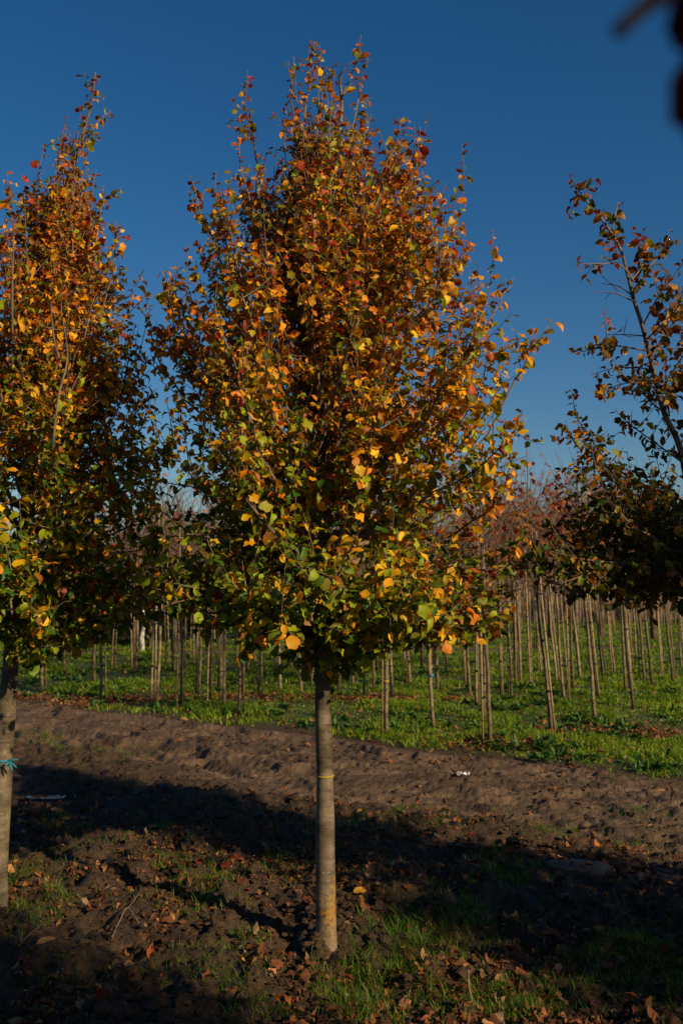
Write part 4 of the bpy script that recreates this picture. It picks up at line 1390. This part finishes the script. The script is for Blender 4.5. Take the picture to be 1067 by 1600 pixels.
def near_grass():
    r = np.random.default_rng(41)
    blobs = [(620, 1480, 90, 45, 1.0), (690, 1470, 60, 30, 1.0), (560, 1560, 60, 60, 1.2), (640, 1560, 90, 50, 1.0), (1020, 1530, 70, 60, .8), (1060, 1560, 60, 70, .8), (970, 1500, 60, 25, 1.1), (310, 1400, 60, 30, 1.0), (800, 1370, 50, 22, .9), (770, 1350, 30, 18, .8),
             (430, 1370, 50, 22, .7), (470, 1350, 40, 20, .6), (240, 1300, 40, 20, .7), (260, 1360, 50, 20, .6), (560, 1290, 60, 14, .6), (700, 1290, 40, 12, .6), (870, 1300, 50, 10, .8), (980, 1325, 40, 12, .6), (60, 1430, 50, 30, .8), (90, 1300, 50, 20, .6), (20, 1390, 30, 30, .9), (880, 1550, 80, 40, .7),
             (780, 1580, 80, 30, .8), (420, 1590, 60, 20, .6), (340, 1560, 40, 20, .3), (700, 1400, 60, 25, .5), (730, 1440, 60, 20, .6), (60, 1155, 45, 14, 1.2), (120, 1175, 60, 10, .7), (180, 1185, 40, 10, .7), (1000, 1272, 40, 4, .7), (620, 1270, 70, 5, .5), (950, 1215, 60, 5, .6), (820, 1590, 60, 20, 1.), (380, 1470, 40, 15, .4)]
    xs = []; ys = []; hs = []
    for (bx, by, rx, ry, den) in blobs:
        k = int(900 * den * (rx * ry / 2500) ** .6)
        qx = bx + r.normal(0, rx * .6, k); qy = by + r.normal(0, ry * .6, k)
        qy = np.clip(qy, 1110, 1700)
        # gather in tufts
        tx = r.integers(0, max(3, k // 14), k)
        cx = bx + np.random.default_rng(int(bx)).normal(0, rx * .6, 4000)[tx]; cy = np.clip(by + np.random.default_rng(int(by)).normal(0, ry * .6, 4000)[tx], 1110, 1700)
        for a, b in zip(cx, cy):
            g = G(a, b); xs.append(g[0] + r.normal(0, .022)); ys.append(g[1] + r.normal(0, .022)); hs.append(den)
    # thin scatter everywhere
    gg = np.array([G(a, b) for a, b in zip(r.uniform(-60, 1130, 15000), 1255 + 380 * r.random(15000))])
    gg = gg[fbm(gg[:, 0] * 2.6, gg[:, 1] * 2.6, 113, 3) > .55]
    xs += list(gg[:, 0]); ys += list(gg[:, 1]); hs += [.45] * len(gg)
    xs = np.array(xs); ys = np.array(ys); hs = np.array(hs); n = len(xs)
    h = r.uniform(.025, .085, n) * (.45 + .6 * hs)
    me = blade_mesh('near_grass', xs, ys, h, r.uniform(0, 6.28, n), r.uniform(.2, 1.2, n), r.uniform(.0022, .0045, n), gcol(n, .3 * np.ones(n), r) * .72, segs=3)
    o = link('near_grass', me)
    tag(o, 'scattered tufts of thin green grass in the dark foreground soil', 'grass', None, 'stuff')


near_grass()


# ------------------------------------------------------------------ fallen leaves
def dead_cols(n, r):
    base = np.array([(.30, .13, .055), (.22, .085, .04), (.36, .19, .09), (.16, .06, .035), (.38, .14, .04), (.30, .20, .13), (.20, .035, .02), (.11, .05, .03), (.45, .26, .04)])
    return base[r.choice(9, n, p=[.2, .19, .11, .17, .06, .11, .05, .10, .01])] * r.uniform(.4, 1.0, (n, 1))


def fallen():
    r = np.random.default_rng(51)
    xs = []; ys = []; sz = []
    N = 30000
    qx = r.uniform(-80, 1150, N); qy = 1245 + 400 * r.random(N)
    gg = np.array([G(a, b) for a, b in zip(qx, qy)])
    s_, t_ = track_t(gg[:, 0], gg[:, 1]); den = fbm(gg[:, 0] * 2, gg[:, 1] * 2, 121, 3)
    pr = sst(.34, .62, den) * np.where(t_ > 2.15, .75, .07) * np.where(qx < 460, 1.15, 1)
    ok = r.random(N) < pr
    xs = list(gg[ok, 0]); ys = list(gg[ok, 1])
    sz = list(np.where(r.random(len(xs)) < .3, r.uniform(.02, .065, len(xs)), r.uniform(.008, .028, len(xs))))
    # on the track and its verge, in the field litter
    for _ in range(260):
        s = r.uniform(1, 10); t = r.uniform(-.3, 2.2); p = P0 + TD * s + TN * t
        xs.append(p[0]); ys.append(p[1]); sz.append(r.uniform(.03, .075))
    n1 = len(xs)
    for (a, b, rx, ry) in LIT:
        for _ in range(int(700 * rx * ry / .5)):
            xs.append(a + r.normal(0, rx * .6)); ys.append(b + r.normal(0, ry * .6)); sz.append(r.uniform(.03, .06))
    for _ in range(1500):
        Y = r.uniform(9, 18); X = r.uniform(-.36, .36) * Y
        if track_t(X, Y)[1] > -.05: continue
        xs.append(X); ys.append(Y); sz.append(r.uniform(.04, .07))
    xs = np.array(xs); ys = np.array(ys); sz = np.array(sz); n = len(xs)
    z = gz(xs, ys) + .012 + .02 * (np.arange(n) > n1)
    az_ = r.uniform(0, 6.28, n)
    d = np.stack([np.cos(az_), np.sin(az_), r.normal(.1, .25, n)], -1)
    nn = np.stack([r.normal(0, .3, n), r.normal(0, .3, n), np.where(r.random(n) < .7, 1, -1)], -1)
    me = leaf_mesh('leaf_litter', np.stack([xs, ys, z], -1), d, nn, sz, dead_cols(n, r), M_DEAD, False, 61)
    o = link('leaf_litter', me)
    tag(o, 'brown and rust fallen leaves strewn over soil, track and grass', 'leaf litter', None, 'stuff')
    # single large leaves one can point to
    singles = [(507, 1512, .10, (.40, .24, .12), 'large pale tan fallen leaf just below the middle trunk', -.6), (56, 1500, .085, (.36, .20, .09), 'round tan fallen leaf on bare soil at bottom left', .3), (190, 1488, .09, (.34, .17, .08), 'orange brown curled leaf beside the forked dead twig', 1.2),
               (192, 1522, .09, (.30, .17, .10), 'dull brown fallen leaf below the forked dead twig', .2), (235, 1508, .07, (.40, .12, .05), 'small rusty leaf standing up near the bottom left', 1.6), (638, 1495, .075, (.52, .20, .07), 'bright orange brown leaf in the grass right of the trunk', 2.5),
               (552, 1418, .07, (.62, .36, .04), 'yellow curled fallen leaf right of the middle trunk', .2), (366, 1572, .07, (.50, .20, .05), 'yellow brown leaf on soil at the bottom left of centre', 2.0), (545, 1418, .05, (.5, .3, .05), None, 0), (12, 1590, .1, (.42, .28, .12), 'pale leaf in the bottom left corner', -.4),
               (1040, 1568, .09, (.34, .16, .07), 'brown curled leaf in the grass at bottom right', .8), (672, 1362, .06, (.55, .22, .05), 'orange leaf on dark soil right of centre', .4), (317, 1562, .08, (.28, .10, .05), 'dark reddish leaf on soil at bottom left of centre', .9), (780, 1590, .1, (.5, .36, .22), 'pale leaf at the bottom edge near the stick', 1.5)]
    for (px, py, s_, c_, lb, a) in singles:
        if lb is None: continue
        g = G(px, py)
        me = leaf_mesh('fallen_leaf', np.zeros((1, 3)), np.array([(math.cos(a), math.sin(a), .25)]), np.array([(-.2, -.55, 1)]), np.array([s_]), np.array([c_]) * .8, M_DEAD, False, int(px))
        o = link('fallen_leaf', me, None, (g[0], g[1], gz1(g[0], g[1]) + .012))
        tag(o, lb, 'leaf', 'large fallen leaves in the foreground')


fallen()


# clods of earth
def clods():
    r = np.random.default_rng(71)
    VV = []; FF = []; off = 0
    import bmesh
    b_ = bmesh.new(); bmesh.ops.create_icosphere(b_, subdivisions=2, radius=1)
    base = np.array([v.co[:] for v in b_.verts]); fc = np.array([[v.index for v in f.verts] for f in b_.faces]); b_.free()
    for i in range(6500):
        px = r.uniform(-60, 1130); py = 1130 + 490 * r.random() ** .8
        g = G(px, py); s, t = track_t(g[0], g[1])
        if t < -.1: continue
        on = 0 < t < 2.1
        if on and r.random() < .1: continue
        sz = (r.uniform(.005, .014) if on else r.uniform(.006, .022) * (1 if r.random() < .93 else 1.7))
        if fbm(np.array([g[0] * 1.8]), np.array([g[1] * 1.8]), 131, 2)[0] < .45: sz *= .6
        n_ = base * (1 + .75 * (fbm(base[:, 0] * 3.1 + i, base[:, 1] * 3 + base[:, 2] * 2.7, i % 50, 3)[:, None] - .5) * 2) + r.normal(0, .07, base.shape)
        V = n_ * sz * np.array((r.uniform(.8, 1.5), r.uniform(.8, 1.4), r.uniform(.45, .8)))
        V = V + np.array((g[0], g[1], gz1(g[0], g[1]) + sz * .15))
        VV.append(V); FF.append(fc + off); off += len(V)
    me = np_mesh('soil_clods', np.concatenate(VV), [np.concatenate(FF)], M_CLOD, smooth=False)
    o = link('soil_clods', me)
    tag(o, 'crumbly clods of brown earth scattered over the ground', 'soil clods', None, 'stuff')


M_CLOD = plain('clod_earth', (.055, .034, .021), .95, .1, .5, 45)
clods()

# sticks, slab, scrap
def stick(name, segs, rad, label, mat=M_TWIG, cat='twig', children=()):
    b_ = np.array(segs[0]); o = empty(name, b_, label, cat)
    t_ = Tubes(7); t_.add(spline(np.array(segs) - b_, 16), np.linspace(rad, rad * .55, 16), 7)
    s_ = link('stem', t_.mesh(name, mat), o)
    for c in children:
        t_ = Tubes(6); t_.add(spline(np.array(c) - b_, 8), np.linspace(rad * .6, rad * .3, 8), 6); link('side_twig', t_.mesh(name, mat), o)
    return o


def on(px, py, up=0.0):
    g = G(px, py); g[2] = gz1(g[0], g[1]) + up; return g


g0 = on(742, 1596)
stick('upright_stick', [g0, P(738, 1570, g0[1]), P(732, 1540, g0[1]), P(731, 1515, g0[1])], .0065, 'bent brown stick poking up from the soil at the bottom', M_TWIG, 'stick', [[P(731, 1522, g0[1]), P(736, 1515, g0[1]), P(738, 1510, g0[1])]])
stick('forked_twig', [on(175, 1485, .02), on(188, 1462, .03), on(200, 1448, .03), on(217, 1465, .02)], .004, 'forked dead twig lying on the soil at the left', M_TWIG, 'twig', [[on(200, 1448, .03), on(215, 1440, .06), on(222, 1410, .09)]])
stick('cut_twig', [on(722, 1170, .02), on(745, 1163, .02), on(765, 1160, .03), on(815, 1159, .02)], .008, 'cut reddish twig lying at the foot of the nearest staked tree', M_TWIG)
stick('fallen_twig', [on(835, 1150, .02), on(850, 1143, .03), on(885, 1133, .02), on(925, 1130, .02)], .009, 'long fallen twig in the red litter between two leaning stems', M_TWIG)
stick('thin_twig', [on(32, 1492, .015), on(50, 1480, .02), on(68, 1468, .015)], .003, 'short thin twig on bare soil beside the round tan leaf', M_TWIG)


def slab():
    g = on(902, 1361)
    n = 26; ph = np.linspace(0, 2 * math.pi, n, endpoint=False)
    rr = 1 + .14 * np.sin(2 * ph + 1) + .08 * np.sin(5 * ph) + .05 * np.sin(9 * ph + 2)
    a, b = .155, .10
    top = np.stack([a * rr * np.cos(ph), b * rr * np.sin(ph), np.full(n, .028)], -1); top2 = top * (.9, .9, 1) + (0, 0, .006)
    bot = top * (1.08, 1.08, 1) - (0, 0, .08)
    c = np.array([[0, 0, .036]])
    V = np.concatenate([bot, top, top2, c]); j = np.arange(n); j2 = (j + 1) % n
    Q = np.concatenate([np.stack([j, j2, n + j2, n + j], -1), np.stack([n + j, n + j2, 2 * n + j2, 2 * n + j], -1)])
    T_ = np.stack([2 * n + j, 2 * n + j2, np.full(n, 3 * n)], -1)
    o = link('flat_stone', np_mesh('flat_stone', V, [Q, T_], M_STONE), None, g)
    o.rotation_euler = (0.02, .02, -.1)
    tag(o, 'smooth flat greyish slab bedded in the dark soil on the right', 'stone')


slab()
# crumpled scrap on the track
r_ = np.random.default_rng(5)
g = on(723, 1214, .012)
a_ = np.linspace(-1, 1, 7); XX, YY = np.meshgrid(a_, a_)
V = np.stack([XX * .05, YY * .03, r_.uniform(0, .028, XX.shape)], -1).reshape(-1, 3) + r_.normal(0, .004, (49, 3))
i = np.arange(6)[:, None] * 7; j = np.arange(6)[None, :]
F = np.stack([i + j, i + j + 1, i + j + 8, i + j + 7], -1).reshape(-1, 4)
o = link('plastic_scrap', np_mesh('scrap', V, [F], M_WHITE, smooth=False), None, g)
sm_ = o.modifiers.new('thick', 'SOLIDIFY'); sm_.thickness = .001
tag(o, 'small crumpled white plastic scrap on the muddy track', 'litter')
